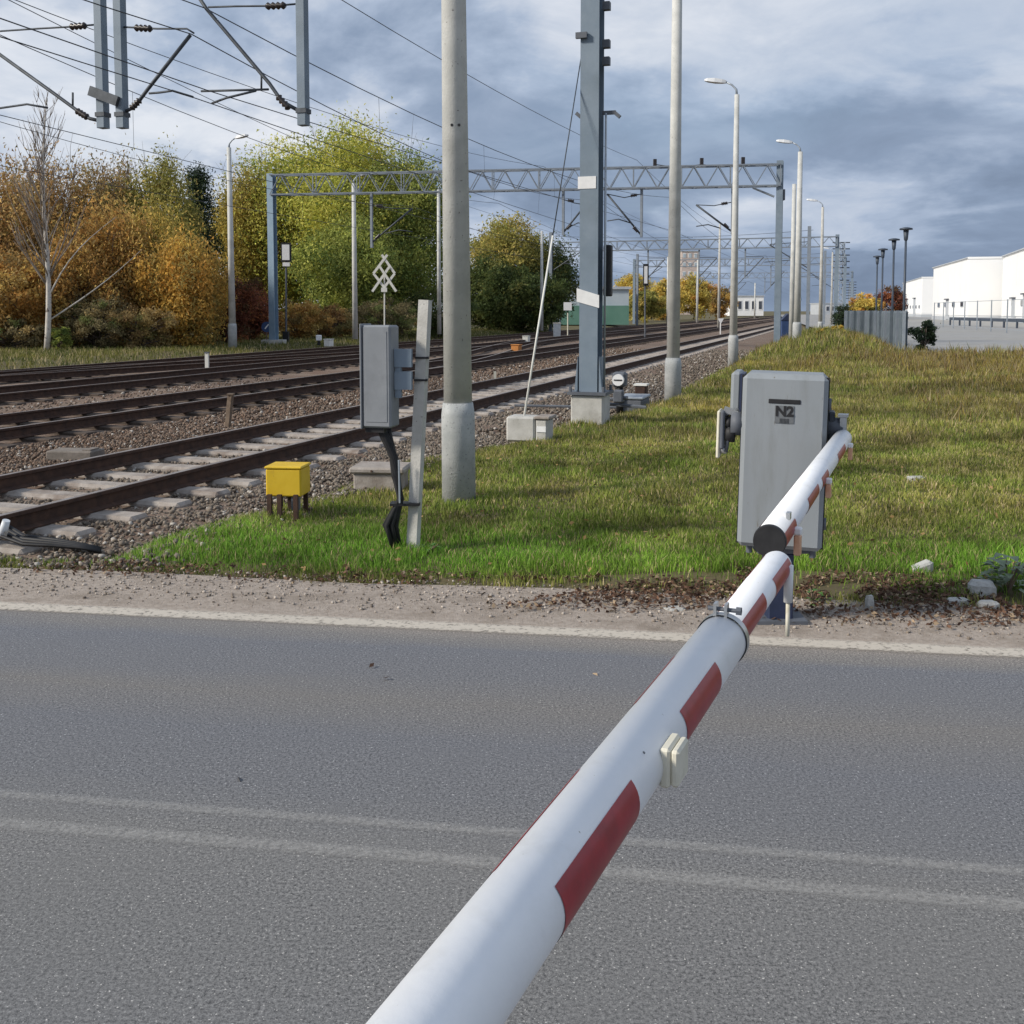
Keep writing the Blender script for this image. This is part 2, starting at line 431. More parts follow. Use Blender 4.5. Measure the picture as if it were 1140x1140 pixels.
# ------------------------------------------------------------------ builders
class MB:
    def __init__(self):
        self.v, self.f = [], []

    def add(self, vs, fs):
        b = len(self.v)
        self.v += [Vector(p) for p in vs]
        self.f += [tuple(i + b for i in q) for q in fs]
        return self

    def box(self, c, s, ax=(Vector((1, 0, 0)), Vector((0, 1, 0)), Z3), b=0.0):
        c = Vector(c); h = [k / 2 for k in s]
        X, Y, Z = ax
        if b <= 0:
            vs = [c + X * (sx * h[0]) + Y * (sy * h[1]) + Z * (sz * h[2]) for sx in (-1, 1) for sy in (-1, 1) for sz in (-1, 1)]
            return self.add(vs, [(0, 1, 3, 2), (4, 6, 7, 5), (0, 4, 5, 1), (2, 3, 7, 6), (0, 2, 6, 4), (1, 5, 7, 3)])
        vs, idx = [], {}
        for sx in (-1, 1):
            for sy in (-1, 1):
                for sz in (-1, 1):
                    for k in range(3):
                        d = [h[i] - (0 if i == k else b) for i in range(3)]
                        idx[(sx, sy, sz, k)] = len(vs)
                        vs.append(c + X * (sx * d[0]) + Y * (sy * d[1]) + Z * (sz * d[2]))
        fs = []
        for s1 in (-1, 1):
            fs.append([idx[(s1, a, q, 0)] for a, q in ((-1, -1), (1, -1), (1, 1), (-1, 1))])
            fs.append([idx[(a, s1, q, 1)] for a, q in ((-1, -1), (1, -1), (1, 1), (-1, 1))])
            fs.append([idx[(a, q, s1, 2)] for a, q in ((-1, -1), (1, -1), (1, 1), (-1, 1))])
            for s2 in (-1, 1):
                fs.append([idx[(s1, s2, -1, 0)], idx[(s1, s2, 1, 0)], idx[(s1, s2, 1, 1)], idx[(s1, s2, -1, 1)]])
                fs.append([idx[(s1, -1, s2, 0)], idx[(s1, 1, s2, 0)], idx[(s1, 1, s2, 2)], idx[(s1, -1, s2, 2)]])
                fs.append([idx[(-1, s1, s2, 1)], idx[(1, s1, s2, 1)], idx[(1, s1, s2, 2)], idx[(-1, s1, s2, 2)]])
                for s3 in (-1, 1):
                    fs.append([idx[(s1, s2, s3, k)] for k in range(3)])
        return self.add(vs, fs)

    def bar(self, p0, p1, w, h=None, up=Z3):
        p0, p1 = Vector(p0), Vector(p1)
        h = w if h is None else h
        d = (p1 - p0)
        L = d.length
        d = d / L
        if abs(d.dot(up)) > 0.98:
            up = U
        x = d.cross(up).normalized()
        z = x.cross(d)
        return self.box((p0 + p1) / 2, (w, L, h), (x, d, z))

    def tube(self, pts, r, n=6, cap=True):
        pts = [Vector(p) for p in pts]
        rs = r if isinstance(r, (list, tuple)) else [r] * len(pts)
        ref = None
        rings = []
        for i, p in enumerate(pts):
            d = (pts[min(i + 1, len(pts) - 1)] - pts[max(i - 1, 0)]).normalized()
            if ref is None:
                ref = d.orthogonal().normalized()
            x = (ref - d * ref.dot(d))
            x = x.normalized() if x.length > 1e-6 else d.orthogonal().normalized()
            ref = x
            y = d.cross(x)
            rings.append([p + (x * math.cos(2 * math.pi * k / n) + y * math.sin(2 * math.pi * k / n)) * rs[i] for k in range(n)])
        vs = [q for R in rings for q in R]
        fs = []
        for i in range(len(pts) - 1):
            for k in range(n):
                a, b = i * n + k, i * n + (k + 1) % n
                fs.append((a, b, b + n, a + n))
        if cap:
            fs.append(tuple(range(n - 1, -1, -1)))
            fs.append(tuple(range((len(pts) - 1) * n, len(pts) * n)))
        return self.add(vs, fs)

    def prism(self, poly, up, depth=None):
        """poly: list of points; extruded by vector up"""
        n = len(poly)
        vs = [Vector(p) for p in poly] + [Vector(p) + Vector(up) for p in poly]
        fs = [tuple(range(n - 1, -1, -1)), tuple(range(n, 2 * n))]
        fs += [(i, (i + 1) % n, (i + 1) % n + n, i + n) for i in range(n)]
        return self.add(vs, fs)

    def build(self, name, m, parent=None, smooth=False, origin=None):
        org = Vector(origin) if origin is not None else (root_of(parent) if parent else Vector((0, 0, 0)))
        me = bpy.data.meshes.new(name)
        me.from_pydata([tuple(p - org) for p in self.v], [], self.f)
        me.validate()
        me.materials.append(M[m] if isinstance(m, str) else m)
        fix_normals(me)
        if smooth:
            me.polygons.foreach_set('use_smooth', [len(p.vertices) <= 4 for p in me.polygons])
        return link(name, me, parent, org if parent is None else None)


import bmesh


def fix_normals(me):
    bm = bmesh.new()
    bm.from_mesh(me)
    bmesh.ops.recalc_face_normals(bm, faces=bm.faces)
    bm.to_mesh(me)
    bm.free()


ROOT = {}


def root_of(o):
    return ROOT.get(o.name, Vector((0, 0, 0)))


def link(name, data, parent=None, loc=None):
    o = bpy.data.objects.new(name, data)
    COL.objects.link(o)
    if parent is not None:
        o.parent = parent
        ROOT[o.name] = root_of(parent)
    else:
        o.location = loc if loc is not None else (0, 0, 0)
        ROOT[o.name] = Vector(o.location)
    return o


def tag(o, label, cat=None, group=None, kind=None):
    o['label'] = label
    if cat:
        o['category'] = cat
    if group:
        o['group'] = group
    if kind:
        o['kind'] = kind
    return o


def thing(name, label, cat, loc=(0, 0, 0), group=None):
    o = link(name, None, None, Vector(loc))
    o.empty_display_size = 0.3
    return tag(o, label, cat, group)


def np_mesh(name, V, Fc, m, colr=None, smooth=False):
    V = np.ascontiguousarray(V, dtype=np.float32)
    Fc = np.ascontiguousarray(Fc, dtype=np.int32)
    n, k = Fc.shape
    me = bpy.data.meshes.new(name)
    me.vertices.add(len(V)); me.vertices.foreach_set('co', V.ravel())
    me.loops.add(n * k); me.loops.foreach_set('vertex_index', Fc.ravel())
    me.polygons.add(n)
    me.polygons.foreach_set('loop_start', np.arange(0, n * k, k, dtype=np.int32))
    me.update(calc_edges=True)
    if colr is not None:
        a = me.attributes.new('col', 'FLOAT_COLOR', 'POINT')
        c = np.ones((len(V), 4), np.float32); c[:, :3] = colr
        a.data.foreach_set('color', c.ravel())
    if smooth:
        me.polygons.foreach_set('use_smooth', np.ones(n, dtype=bool))
    me.materials.append(M[m] if isinstance(m, str) else m)
    return me


def gz(p):
    return float(gh(p[0], p[1]))


# ================================================================== SETTING
def build_ground():
    xs = np.concatenate([[-1500, -700, -350, -200, -120, -85, -70], np.arange(-60, -8, 1.5), np.arange(-8, 12, 0.3), np.arange(12, 60, 1.5),
                         [62, 75, 100, 150, 250, 450, 900, 1800]])
    ys = np.concatenate([[-300, -100, -40, -20, -8, -3], np.arange(0, 4, 1.0), np.arange(4, 22, 0.3), np.arange(22, 90, 1.0),
                         [95, 105, 120, 150, 200, 300, 500, 900, 1800, 3500]])
    X, Y = np.meshgrid(xs, ys)
    Zv = gh(X, Y)
    V = np.stack([X.ravel(), Y.ravel(), Zv.ravel()], 1)
    nx, ny = len(xs), len(ys)
    i = np.arange(nx * ny).reshape(ny, nx)
    Fc = np.stack([i[:-1, :-1].ravel(), i[:-1, 1:].ravel(), i[1:, 1:].ravel(), i[1:, :-1].ravel()], 1)
    o = link('ground', np_mesh('ground', V, Fc, 'soil', smooth=True))
    tag(o, 'wide level ground of dull grassy soil around the railway', kind='structure')


def strip(name, r0, r1, s0, s1, z, m, label, nr=60, jag=0.0, soft=0.0):
    rs = np.linspace(r0, r1, nr)
    if soft:
        mid = (s0 + s1) / 2
        V, cov = [], []
        for i, r in enumerate(rs):
            for s_, c_ in ((s0, 0.0), (s0 * .7 + s1 * .3, soft), (s0 * .3 + s1 * .7, soft), (s1, 0.0)):
                V.append(tuple(RS(r, s_, z))); cov.append(c_)
        i = np.arange(len(V)).reshape(nr, 4)
        Fc = np.stack([i[:-1, :-1].ravel(), i[1:, :-1].ravel(), i[1:, 1:].ravel(), i[:-1, 1:].ravel()], 1)
        me = np_mesh(name, np.array(V), Fc, m)
        at = me.attributes.new('cov', 'FLOAT', 'POINT'); at.data.foreach_set('value', np.array(cov, np.float32))
        return tag(link(name, me), label, kind='structure')
    mb = MB()
    for i, r in enumerate(rs):
        j = jag * math.sin(i * 1.9) * 0.6 + jag * math.sin(i * 0.73 + 2) * 0.4
        mb.v += [RS(r, s0, z), RS(r, s1 + j, z)]
    mb.f = [(2 * i, 2 * i + 2, 2 * i + 3, 2 * i + 1) for i in range(nr - 1)]
    o = mb.build(name, m)
    tag(o, label, kind='structure')
    return o


build_ground()
strip('road', -60, 90, -6.4, 0.075, 0.0, 'asphalt', 'grey asphalt road crossing in front of the grass')
strip('edge_line', -60, 90, -0.085, 0.085, 0.004, 'edge_paint', 'pale cream edge line along the far side of the road', soft=1.6)
strip('road_marking', -60, 90, -2.02, -1.955, 0.004, 'faint_paint', 'upper of two faint worn lines along the road', soft=1.0)
strip('road_marking', -60, 90, -2.205, -2.125, 0.004, 'faint_paint', 'lower of two faint worn lines along the road', soft=1.15)
strip('gravel_shoulder', -60, 90, 0.07, 0.80, -0.004, 'shoulder', 'sandy gravel shoulder between road and grass', 200, 0.05)


def build_ballast():
    ts = np.concatenate([np.arange(-14, 30, 0.5), np.arange(30, 120, 3), np.arange(120, 400, 20)])
    os_ = np.array([-25.5, -24.2, -22.9, -20.8, -18.7, -16.2, -13.8, -11.6, -9.3, -8.6, -7.0, -5.7, -5.2, 0])
    zs = np.array([-0.34, -0.24, -0.20, -0.20, -0.21, -0.20, -0.21, -0.20, -0.24, -0.205, -0.205, -0.205, -0.21, -0.36])
    V = []
    for t in ts:
        for k, o in enumerate(os_):
            oo = float(edge_o(t)) if k == len(os_) - 1 else o
            p = OT(oo, t)
            s = (p - RE).dot(RN)
            z = zs[k] + 0.015 * math.sin(t * 3.1 + k * 2.0)
            if -7 < s < 0.75:
                z = min(z, -0.10)
            elif 0.75 <= s < 1.3 and o > -6.3:
                z = min(z, -0.22)
            V.append((p.x, p.y, z))
    n = len(os_)
    i = np.arange(len(V)).reshape(len(ts), n)
    Fc = np.stack([i[:-1, :-1].ravel(), i[:-1, 1:].ravel(), i[1:, 1:].ravel(), i[1:, :-1].ravel()], 1)
    o = link('ballast_bed', np_mesh('ballast_bed', np.array(V), Fc, 'ballast', smooth=True))
    tag(o, 'brown stone ballast bed under the four railway tracks', kind='structure')


build_ballast()
mb = MB()
pp = [Vector(q) for q in ((14.35, 36.5, 0), (90, 35.5, 0), (260, 80, 0), (260, 420, 0), (108, 420, 0), (19.2, 60, 0))]
# drape the yard edge above the low hump of the verge
for i in range(len(pp)):
    pp[i].z = 0.06
mb.add(pp, [tuple(range(len(pp)))])
tag(mb.build('yard', 'yard'), 'pale concrete yard in front of the white warehouses', kind='structure')


# ------------------------------------------------------------------ railway tracks
RAIL_PROFILE = [(-0.065, -0.16), (0.065, -0.16), (0.065, -0.148), (0.012, -0.128), (0.010, -0.042), (0.036, -0.032), (0.036, -0.004),
                (0.028, 0.0), (-0.028, 0.0), (-0.036, -0.004), (-0.036, -0.032), (-0.010, -0.042), (-0.012, -0.128), (-0.065, -0.148)]


def rail(parent, path, zoff=0.004):
    """path: list of (o,t)"""
    mb = MB()
    n = len(RAIL_PROFILE)
    for i, (o, t) in enumerate(path):
        a = path[max(i - 1, 0)]; b = path[min(i + 1, len(path) - 1)]
        d = OT(*b) - OT(*a); d.normalize()
        sd = d.cross(Z3)
        c = OT(o, t, zoff)
        mb.v += [c + sd * x + Z3 * z for x, z in RAIL_PROFILE]
    for i in range(len(path) - 1):
        for k in range(n):
            mb.f.append((i * n + k, i * n + (k + 1) % n, (i + 1) * n + (k + 1) % n, (i + 1) * n + k))
    o = mb.build('rail', 'rust', parent)
    o.data.materials.append(M['rail_top'])
    for i, p in enumerate(o.data.polygons):
        if i % n == 7:
            p.material_index = 1
    return o


def sleeper_mesh(L, w, h, matn, b=0.02):
    mb = MB().box((0, 0, -h / 2), (L, w, h), (NV, U, Z3), b)
    me = bpy.data.meshes.new('sleeper')
    me.from_pydata([tuple(v) for v in mb.v], [], mb.f)
    me.materials.append(M[matn])
    fix_normals(me)
    return me


SL_C = [sleeper_mesh(2.55, 0.25, 0.2, 'sleeper_concrete', 0.03) for _ in range(2)]
SL_W = [sleeper_mesh(2.5, 0.24, 0.16, 'sleeper_wood', 0.015)]


def track(o, label, meshes, spacing, t0, t1, tend, zs, s_min):
    root = thing('railway_track', label, 'track', OT(o, 10, -0.2), 'railway tracks')
    path = [(0, t) for t in (-14, 0, 20, 60, 120, 250, 420)]
    for sg in (-1, 1):
        rail(root, [(o + sg * 0.755, t) for _, t in path])
    t = t0
    k = 0
    while t < t1:
        p = OT(o, t, zs)
        if (p - RE).dot(RN) > s_min:
            s = link('sleeper', meshes[k % len(meshes)], root)
            s.location = p - root_of(root) + Vector((random.uniform(-.02, .02), random.uniform(-.02, .02), random.uniform(-.006, .006)))
            s.rotation_euler.z = random.uniform(-.012, .012)
            k += 1
        t += spacing
    return root


track(-7.0, 'nearest railway track, rusty rails on pale concrete sleepers', SL_C, 0.62, 3.0, 150, 400, -0.155, 0.95)
track(-11.6, 'second railway track from the grass, dark rails behind the brown ballast', SL_W, 0.75, 4.0, 120, 400, -0.165, 0.9)
track(-16.2, 'third railway track from the grass, two dark rails', SL_W, 0.75, 6.0, 120, 400, -0.165, 0.9)
track(-20.8, 'farthest railway track, running along the autumn trees', SL_W, 0.75, 8.0, 120, 400, -0.165, 0.9)


def crossover(label, o0, o1, t0, t1):
    root = thing('crossover_track', label, 'track', OT((o0 + o1) / 2, (t0 + t1) / 2, -0.2))
    for sg in (-1, 1):
        pts = []
        for i in range(15):
            f = i / 14
            pts.append((o0 + (o1 - o0) * float(sstep(0, 1, f)) + sg * 0.755, t0 + (t1 - t0) * f))
        rail(root, pts, 0.001)


crossover('diagonal crossover rails joining the second and third tracks', -11.6, -16.2, 24, 58)
crossover('diagonal crossover rails joining the third and farthest tracks', -20.8, -16.2, 16, 46)


# ------------------------------------------------------------------ loose stones
def unit_stones(k):
    out = []
    base = np.array([[1, 0, 0], [-1, 0, 0], [0, 1, 0], [0, -1, 0], [0, 0, 1], [0, 0, -1], [.6, .6, .6], [-.6, .6, .5], [.6, -.6, .5], [-.6, -.6, .6]], float)
    fcs = [(4, 6, 7), (4, 8, 6), (4, 9, 8), (4, 7, 9), (0, 6, 8), (2, 7, 6), (1, 9, 7), (3, 8, 9), (0, 2, 6), (2, 1, 7), (1, 3, 9), (3, 0, 8),
           (0, 5, 2), (2, 5, 1), (1, 5, 3), (3, 5, 0)]
    for _ in range(k):
        v = base * RNG.uniform(0.6, 1.15, (10, 1)) * RNG.uniform(0.7, 1.2, (1, 3))
        out.append(v)
    return out, np.array(fcs)


STV, STF = unit_stones(24)


def stones(P, size, colr):
    n = len(P)
    kind = RNG.integers(0, len(STV), n)
    base = np.array(STV)[kind]
    ang = RNG.uniform(0, 6.28, n)
    tl = RNG.uniform(-0.8, 0.8, n)
    c, s = np.cos(ang), np.sin(ang)
    ct, st_ = np.cos(tl), np.sin(tl)
    x = base[:, :, 0]; y = base[:, :, 1] * ct[:, None] - base[:, :, 2] * st_[:, None]; z = base[:, :, 1] * st_[:, None] + base[:, :, 2] * ct[:, None]
    V = np.stack([x * c[:, None] - y * s[:, None], x * s[:, None] + y * c[:, None], z], 2) * size[:, None, None] + P[:, None, :]
    Fc = STF[None] + (np.arange(n) * 10)[:, None, None]
    cc = np.repeat(colr, 10, 0)
    return V.reshape(-1, 3), Fc.reshape(-1, 3), cc


def ballast_stones():
    Ps, Ss, Cs = [], [], []
    for (o0, o1, t0, t1, dens) in ((-10.4, -4.0, 4.5, 14, 560), (-10.4, -3.2, 14, 26, 170), (-15.0, -12.8, 9, 24, 60), (-10.4, -3.0, 26, 48, 45)):
        n = int((o1 - o0) * (t1 - t0) * dens)
        o = RNG.uniform(o0, o1, n); t = RNG.uniform(t0, t1, n)
        x = NV.x * o + U.x * t; y = NV.y * o + U.y * t
        s = (x - RE.x) * RN.x + (y - RE.y) * RN.y
        e = edge_o(t)
        keep = (s > 0.85) & (o < e + 0.55 + 0.2 * RNG.normal(size=n)) & (y > 5) & (np.abs(x / y) < 0.56)
        # keep the tops of rails clear
        for ro in (-7.755, -6.245):
            keep &= np.abs(o - ro) > 0.075
        on_slp = (np.abs(o + 7) < 1.3)
        ph = np.abs(((t - 3.0) / 0.62 + 0.5) % 1.0 - 0.5) * 0.62
        keep &= ~(on_slp & (ph < 0.135))
        o, t, x, y, e = o[keep], t[keep], x[keep], y[keep], e[keep]
        z = np.where(o > e, gh(x, y) + 0.008, np.maximum(-0.21, gh(x, y)) + 0.0) + RNG.uniform(-0.008, 0.018, len(o))
        z = np.where((o < e) & (o > e - 0.6), np.maximum(z, gh(x, y) + 0.01), z)
        size = RNG.uniform(0.012, 0.03, len(o)) * (1 + 0.3 * (t > 14) + 0.4 * (t > 26))
        br = RNG.uniform(0.5, 1.25, (len(o), 1))
        rusty = (1 / (1 + np.exp((o + 8.4) * 4)))[:, None] * RNG.uniform(0.3, 1, (len(o), 1))
        c = (np.array([[0.205, 0.172, 0.14]]) * (1 - rusty) + np.array([[0.19, 0.125, 0.09]]) * rusty) * br
        c = np.where(RNG.random((len(o), 1)) < 0.06, np.array([[0.42, 0.39, 0.35]]), c)
        Ps.append(np.stack([x, y, z], 1)); Ss.append(size); Cs.append(c)
    V, Fc, cc = stones(np.concatenate(Ps), np.concatenate(Ss), np.concatenate(Cs))
    o = link('ballast_stones', np_mesh('ballast_stones', V, Fc, 'pebbles', cc))
    tag(o, 'loose grey and rusty brown ballast stones between the rails', 'stones', kind='stuff')


def shoulder_pebbles():
    n = 14000
    r = RNG.uniform(-6, 12, n)
    s = 0.16 + 0.75 * RNG.beta(1.6, 1.2, n)
    x = RE.x + RD.x * r + RN.x * s; y = RE.y + RD.y * r + RN.y * s
    size = 0.0025 + 0.010 * RNG.random(n) ** 4
    z = np.full(n, -0.004) + size * 0.3
    br = RNG.uniform(0.5, 1.3, (n, 1))
    c = np.where(RNG.random((n, 1)) < 0.6, np.array([[0.42, 0.37, 0.32]]), np.array([[0.24, 0.2, 0.165]])) * br
    V, Fc, cc = stones(np.stack([x, y, z], 1), size, c)
    o = link('shoulder_pebbles', np_mesh('shoulder_pebbles', V, Fc, 'pebbles', cc))
    tag(o, 'small pebbles scattered over the sandy road shoulder', 'pebbles', kind='stuff')


ballast_stones()
shoulder_pebbles()


# ------------------------------------------------------------------ grass
def noise2(x, y, sc, seed):
    r = np.random.default_rng(seed)
    out = np.zeros_like(x)
    for k in range(7):
        a = r.uniform(0, 6.28); f = sc * (1.0 + 0.55 * k) ; ph = r.uniform(0, 6.28)
        out += np.sin((x * math.cos(a) + y * math.sin(a)) * f + ph + 1.5 * np.sin((x * math.sin(a) - y * math.cos(a)) * f * 0.6 + ph)) / (1 + 0.4 * k)
    return out / 2.2


GREEN = np.array([0.185, 0.265, 0.045]); LUSH = np.array([0.175, 0.345, 0.04]); OLIVE = np.array([0.30, 0.285, 0.078])
STRAW = np.array([0.47, 0.38, 0.21]); DARKG = np.array([0.075, 0.11, 0.03]); BROWN = np.array([0.2, 0.135, 0.06]); GOLD = np.array([0.38, 0.29, 0.07])


def blades(x, y, z, h, w, colr, segs):
    n = len(x)
    a = RNG.uniform(0, 6.28, n)
    lean = RNG.uniform(0.1, 0.75, n) * h
    la = RNG.uniform(0, 6.28, n)
    wx, wy = np.cos(a) * w, np.sin(a) * w
    lx, ly = np.cos(la) * lean, np.sin(la) * lean
    B0 = np.stack([x - wx, y - wy, z - 0.01], 1); B1 = np.stack([x + wx, y + wy, z - 0.01], 1)
    T = np.stack([x + lx, y + ly, z + h], 1)
    if segs == 1:
        V = np.stack([B0, B1, T], 1).reshape(-1, 3)
        Fc = np.arange(3 * n).reshape(n, 3)
        return V, Fc, np.repeat(colr, 3, 0)
    M0 = np.stack([x - wx * .75 + lx * .35, y - wy * .75 + ly * .35, z + h * .62], 1)
    M1 = np.stack([x + wx * .75 + lx * .35, y + wy * .75 + ly * .35, z + h * .62], 1)
    V = np.stack([B0, B1, M0, M1, T], 1).reshape(-1, 3)
    b = (np.arange(n) * 5)[:, None]
    Fc = np.concatenate([b + np.array([[0, 1, 3]]), b + np.array([[0, 3, 2]]), b + np.array([[2, 3, 4]])], 0)
    return V, Fc, np.repeat(colr, 5, 0)


def grass_colour(x, y, o, t, s):
    n = len(x)
    a = noise2(x, y, 0.9, 3)[:, None] * 0.5 + 0.5
    b = noise2(x, y, 2.6, 5)[:, None] * 0.5 + 0.5
    c = np.clip(noise2(x, y, 0.45, 9), -1, 1)[:, None] * 0.5 + 0.5
    lush = (np.exp(-((s - 1.5) / 1.0) ** 2) * (0.85 + 0.3 * b[:, 0]))[:, None]
    lush = np.clip(lush + 0.35 * (a - 0.6), 0, 1)
    far = sstep(9, 17, y)[:, None]
    bank = (sstep(-0.5, 4.0, o) * sstep(12, 22, y))[:, None] * np.clip(0.55 + 0.6 * noise2(x, y, 1.3, 61), 0, 1)[:, None]
    dry = np.clip(0.12 + 0.9 * (b - 0.45) + 0.30 * sstep(6.8, 9.0, y)[:, None] + 0.25 * far + 0.25 * sstep(-2, 3, o)[:, None] * (1 - lush), 0, 1)
    col = GREEN * (1 - dry) + OLIVE * dry
    col = col * (1 - lush) + LUSH * lush
    g = np.clip((c - 0.55) * 2.2, 0, 1) * (0.35 + 0.65 * far)
    col = col * (1 - g * 0.75) + GOLD * g * 0.75
    bc = np.where(RNG.random((n, 1)) < 0.55, BROWN * 1.15, GOLD * 0.85)
    col = col * (1 - 0.75 * bank) + bc * 0.75 * bank
    edge_ = (1 - sstep(0.8, 1.15, s))[:, None] * 0.6
    col = col * (1 - edge_) + (BROWN * 0.9 + OLIVE * 0.3) * edge_
    rr = RNG.random((n, 1))
    col = np.where(rr < 0.10 + 0.10 * dry, STRAW, col)
    col = np.where(rr > 0.90, DARKG, col)
    col = np.where((rr > 0.86) & (rr < 0.90) & (far > 0.3), BROWN, col)
    mott = 1.0 + 0.40 * np.clip(noise2(x, y, 1.7, 77), -1, 1)[:, None] + 0.22 * np.clip(noise2(x, y, 6.0, 78), -1, 1)[:, None]
    return col * RNG.uniform(0.7, 1.3, (n, 1)) * mott


def build_grass():
    parts = {1: [], 3: []}
    for (y0, y1, dens, hm, wm, segs) in ((5.0, 8.0, 6000, 0.046, 0.0026, 3), (8.0, 12.5, 3000, 0.052, 0.0040, 3),
                                         (12.5, 20, 1300, 0.075, 0.0075, 1), (20, 34, 460, 0.11, 0.013, 1), (34, 66, 150, 0.19, 0.026, 1)):
        xm = 0.56 * y1 + 2.6
        n = int(2 * xm * (y1 - y0) * dens)
        x = RNG.uniform(-xm, xm, n); y = RNG.uniform(y0, y1, n)
        o = x * NV.x + y * NV.y; t = x * U.x + y * U.y
        s = (x - RE.x) * RN.x + (y - RE.y) * RN.y
        r = (x - RE.x) * RD.x + (y - RE.y) * RD.y
        e = edge_o(t)
        sedge = 0.76 + 0.10 * np.clip(noise2(x, y, 2.2, 95), -1.2, 1.2) + 0.06 * np.sin(r * 2.3) + 0.06 * np.sin(r * 5.1 + 1) + 0.09 * np.clip(noise2(x, y, 7.0, 91), -1.2, 1.2) - 0.18 * sstep(3.0, 5.2, r)
        thin = RNG.random(n)
        keep = ((np.abs(x) < 0.52 * y + 0.25) | ((np.abs(x) < 0.56 * y + 2.5) & (thin < 0.45))) & (s > sedge + 0.42 * thin ** 2)
        bare = noise2(x, y, 3.5, 21)
        keep &= ~((s < 1.0 + 0.45 * sstep(2.5, 4.5, r)) & (r > 2.2) & (bare > 0.1 - 0.55 * sstep(2.2, 3.5, r)) & (thin > 0.12))
        # left of the edge only the strip by the road is grassed
        strip_l = (o < e) & (s < 1.15 + 0.12 * np.sin(r * 3)) & (o > -6.0)
        keep &= ((o > e + 0.25 * (thin - 0.3)) | (strip_l & (thin < 0.75)))
        keep &= ~((o < e + 0.9) & ~strip_l & (thin > 0.35 + 0.75 * sstep(0, 0.9, o - e)))
        yardo = (y > 36.3) & (x > 14.3 + (y - 36.5) * 0.208)
        keep &= ~yardo
        x, y, o, t, s, r = (q[keep] for q in (x, y, o, t, s, r))
        nn = len(x)
        z = gh(x, y)
        tuft = np.clip(noise2(x, y, 4.0, 13) * 0.5 + 0.5, 0, 1)
        h = hm * RNG.uniform(0.4, 1.25, nn) * (0.45 + 1.1 * tuft)
        h *= np.where(s < 2.2, 1.25, 1.0)
        h *= 0.65 + 0.35 * sstep(0, 0.8, s - 0.6)
        weeds = sstep(24, 34, t) * sstep(-3.4, -1.6, o)
        h = h * (1 + 0.7 * weeds * tuft)
        w = wm * RNG.uniform(0.7, 1.4, nn)
        parts[segs].append(blades(x, y, z, h, w, grass_colour(x, y, o, t, s), segs))
    for segs, label, nm in ((3, 'green and olive grass between the road and the grey cabinets', 'grass'),
                            (1, 'yellowing rough grass farther back along the lamp posts', 'rough_grass')):
        Vs, Fs, Cs, b = [], [], [], 0
        for V, Fc, c in parts[segs]:
            Vs.append(V); Fs.append(Fc + b); Cs.append(c); b += len(V)
        o = link(nm, np_mesh(nm, np.concatenate(Vs), np.concatenate(Fs), 'grass', np.concatenate(Cs)))
        tag(o, label, 'grass', kind='stuff')
    # verge beyond the tracks
    n = 62000
    o = RNG.uniform(-40, -24.6, n); t = RNG.uniform(22, 90, n)
    x = NV.x * o + U.x * t; y = NV.y * o + U.y * t
    k = (x / y > -0.85)
    x, y, o, t = x[k], y[k], o[k], t[k]
    nn = len(x)
    tu = noise2(x, y, 1.1, 31)[:, None] * 0.5 + 0.5
    col = 0.72 * (OLIVE * (1 - tu) + np.array([0.13, 0.16, 0.045]) * tu) * RNG.uniform(0.7, 1.3, (nn, 1))
    col = np.where(RNG.random((nn, 1)) < 0.15, STRAW, col)
    V, Fc, c = blades(x, y, gh(x, y), RNG.uniform(0.06, 0.24, nn), RNG.uniform(0.012, 0.03, nn), col, 1)
    ob = link('verge_grass', np_mesh('verge_grass', V, Fc, 'grass', c))
    tag(ob, 'strip of grass between the farthest track and the autumn trees', 'grass', kind='stuff')
    # tall dry weeds near the far lamp posts
    n = 60000
    o = RNG.uniform(-3.2, 12, n); t = 13 + 45 * RNG.random(n) ** 0.75
    x = NV.x * o + U.x * t; y = NV.y * o + U.y * t
    k = (noise2(x, y, 0.8, 41) > 0.05 - 0.25 * (o > 1)) & (RNG.random(n) < sstep(-3.4, 2.0, o) * 0.75 + 0.25 * (t > 26)) & (o > -3.2 + 4.5 * (1 - sstep(20, 30, t))) & ~((y > 36.0) & (x > 14.0 + (y - 36.5) * 0.208))
    x, y = x[k], y[k]
    nn = len(x)
    rr = RNG.random((nn, 1))
    col = np.where(rr < 0.4, BROWN, np.where(rr < 0.7, GOLD, STRAW * 0.8)) * RNG.uniform(0.6, 1.2, (nn, 1))
    V, Fc, c = blades(x, y, gh(x, y), RNG.uniform(0.12, 0.42, nn) * (0.6 + 0.5 * sstep(18, 34, y)), RNG.uniform(0.006, 0.014, nn) * (1 + sstep(20, 40, y)), col, 1)
    ob = link('dry_weeds', np_mesh('dry_weeds', V, Fc, 'grass', c))
    tag(ob, 'tall brown and yellow dry weeds on the rise by the lamp posts', 'weeds', kind='stuff')


build_grass()


def leaf_quads(C, size, colr, flat=None):
    n = len(C)
    a = RNG.normal(size=(n, 3)); a /= np.linalg.norm(a, axis=1)[:, None]
    b = RNG.normal(size=(n, 3))
    if flat is not None:
        a[:, 2] *= flat; b[:, 2] *= flat
        a /= np.linalg.norm(a, axis=1)[:, None]
    b -= a * (a * b).sum(1)[:, None]; b /= np.linalg.norm(b, axis=1)[:, None]
    a = a * size[:, None]; b = b * size[:, None] * 0.62
    V = np.stack([C - a, C + b * 0.95 - a * 0.1, C + a, C - b * 0.95 + a * 0.1], 1).reshape(-1, 3)
    Fc = np.arange(4 * n).reshape(n, 4)
    return V, Fc, np.repeat(colr, 4, 0)


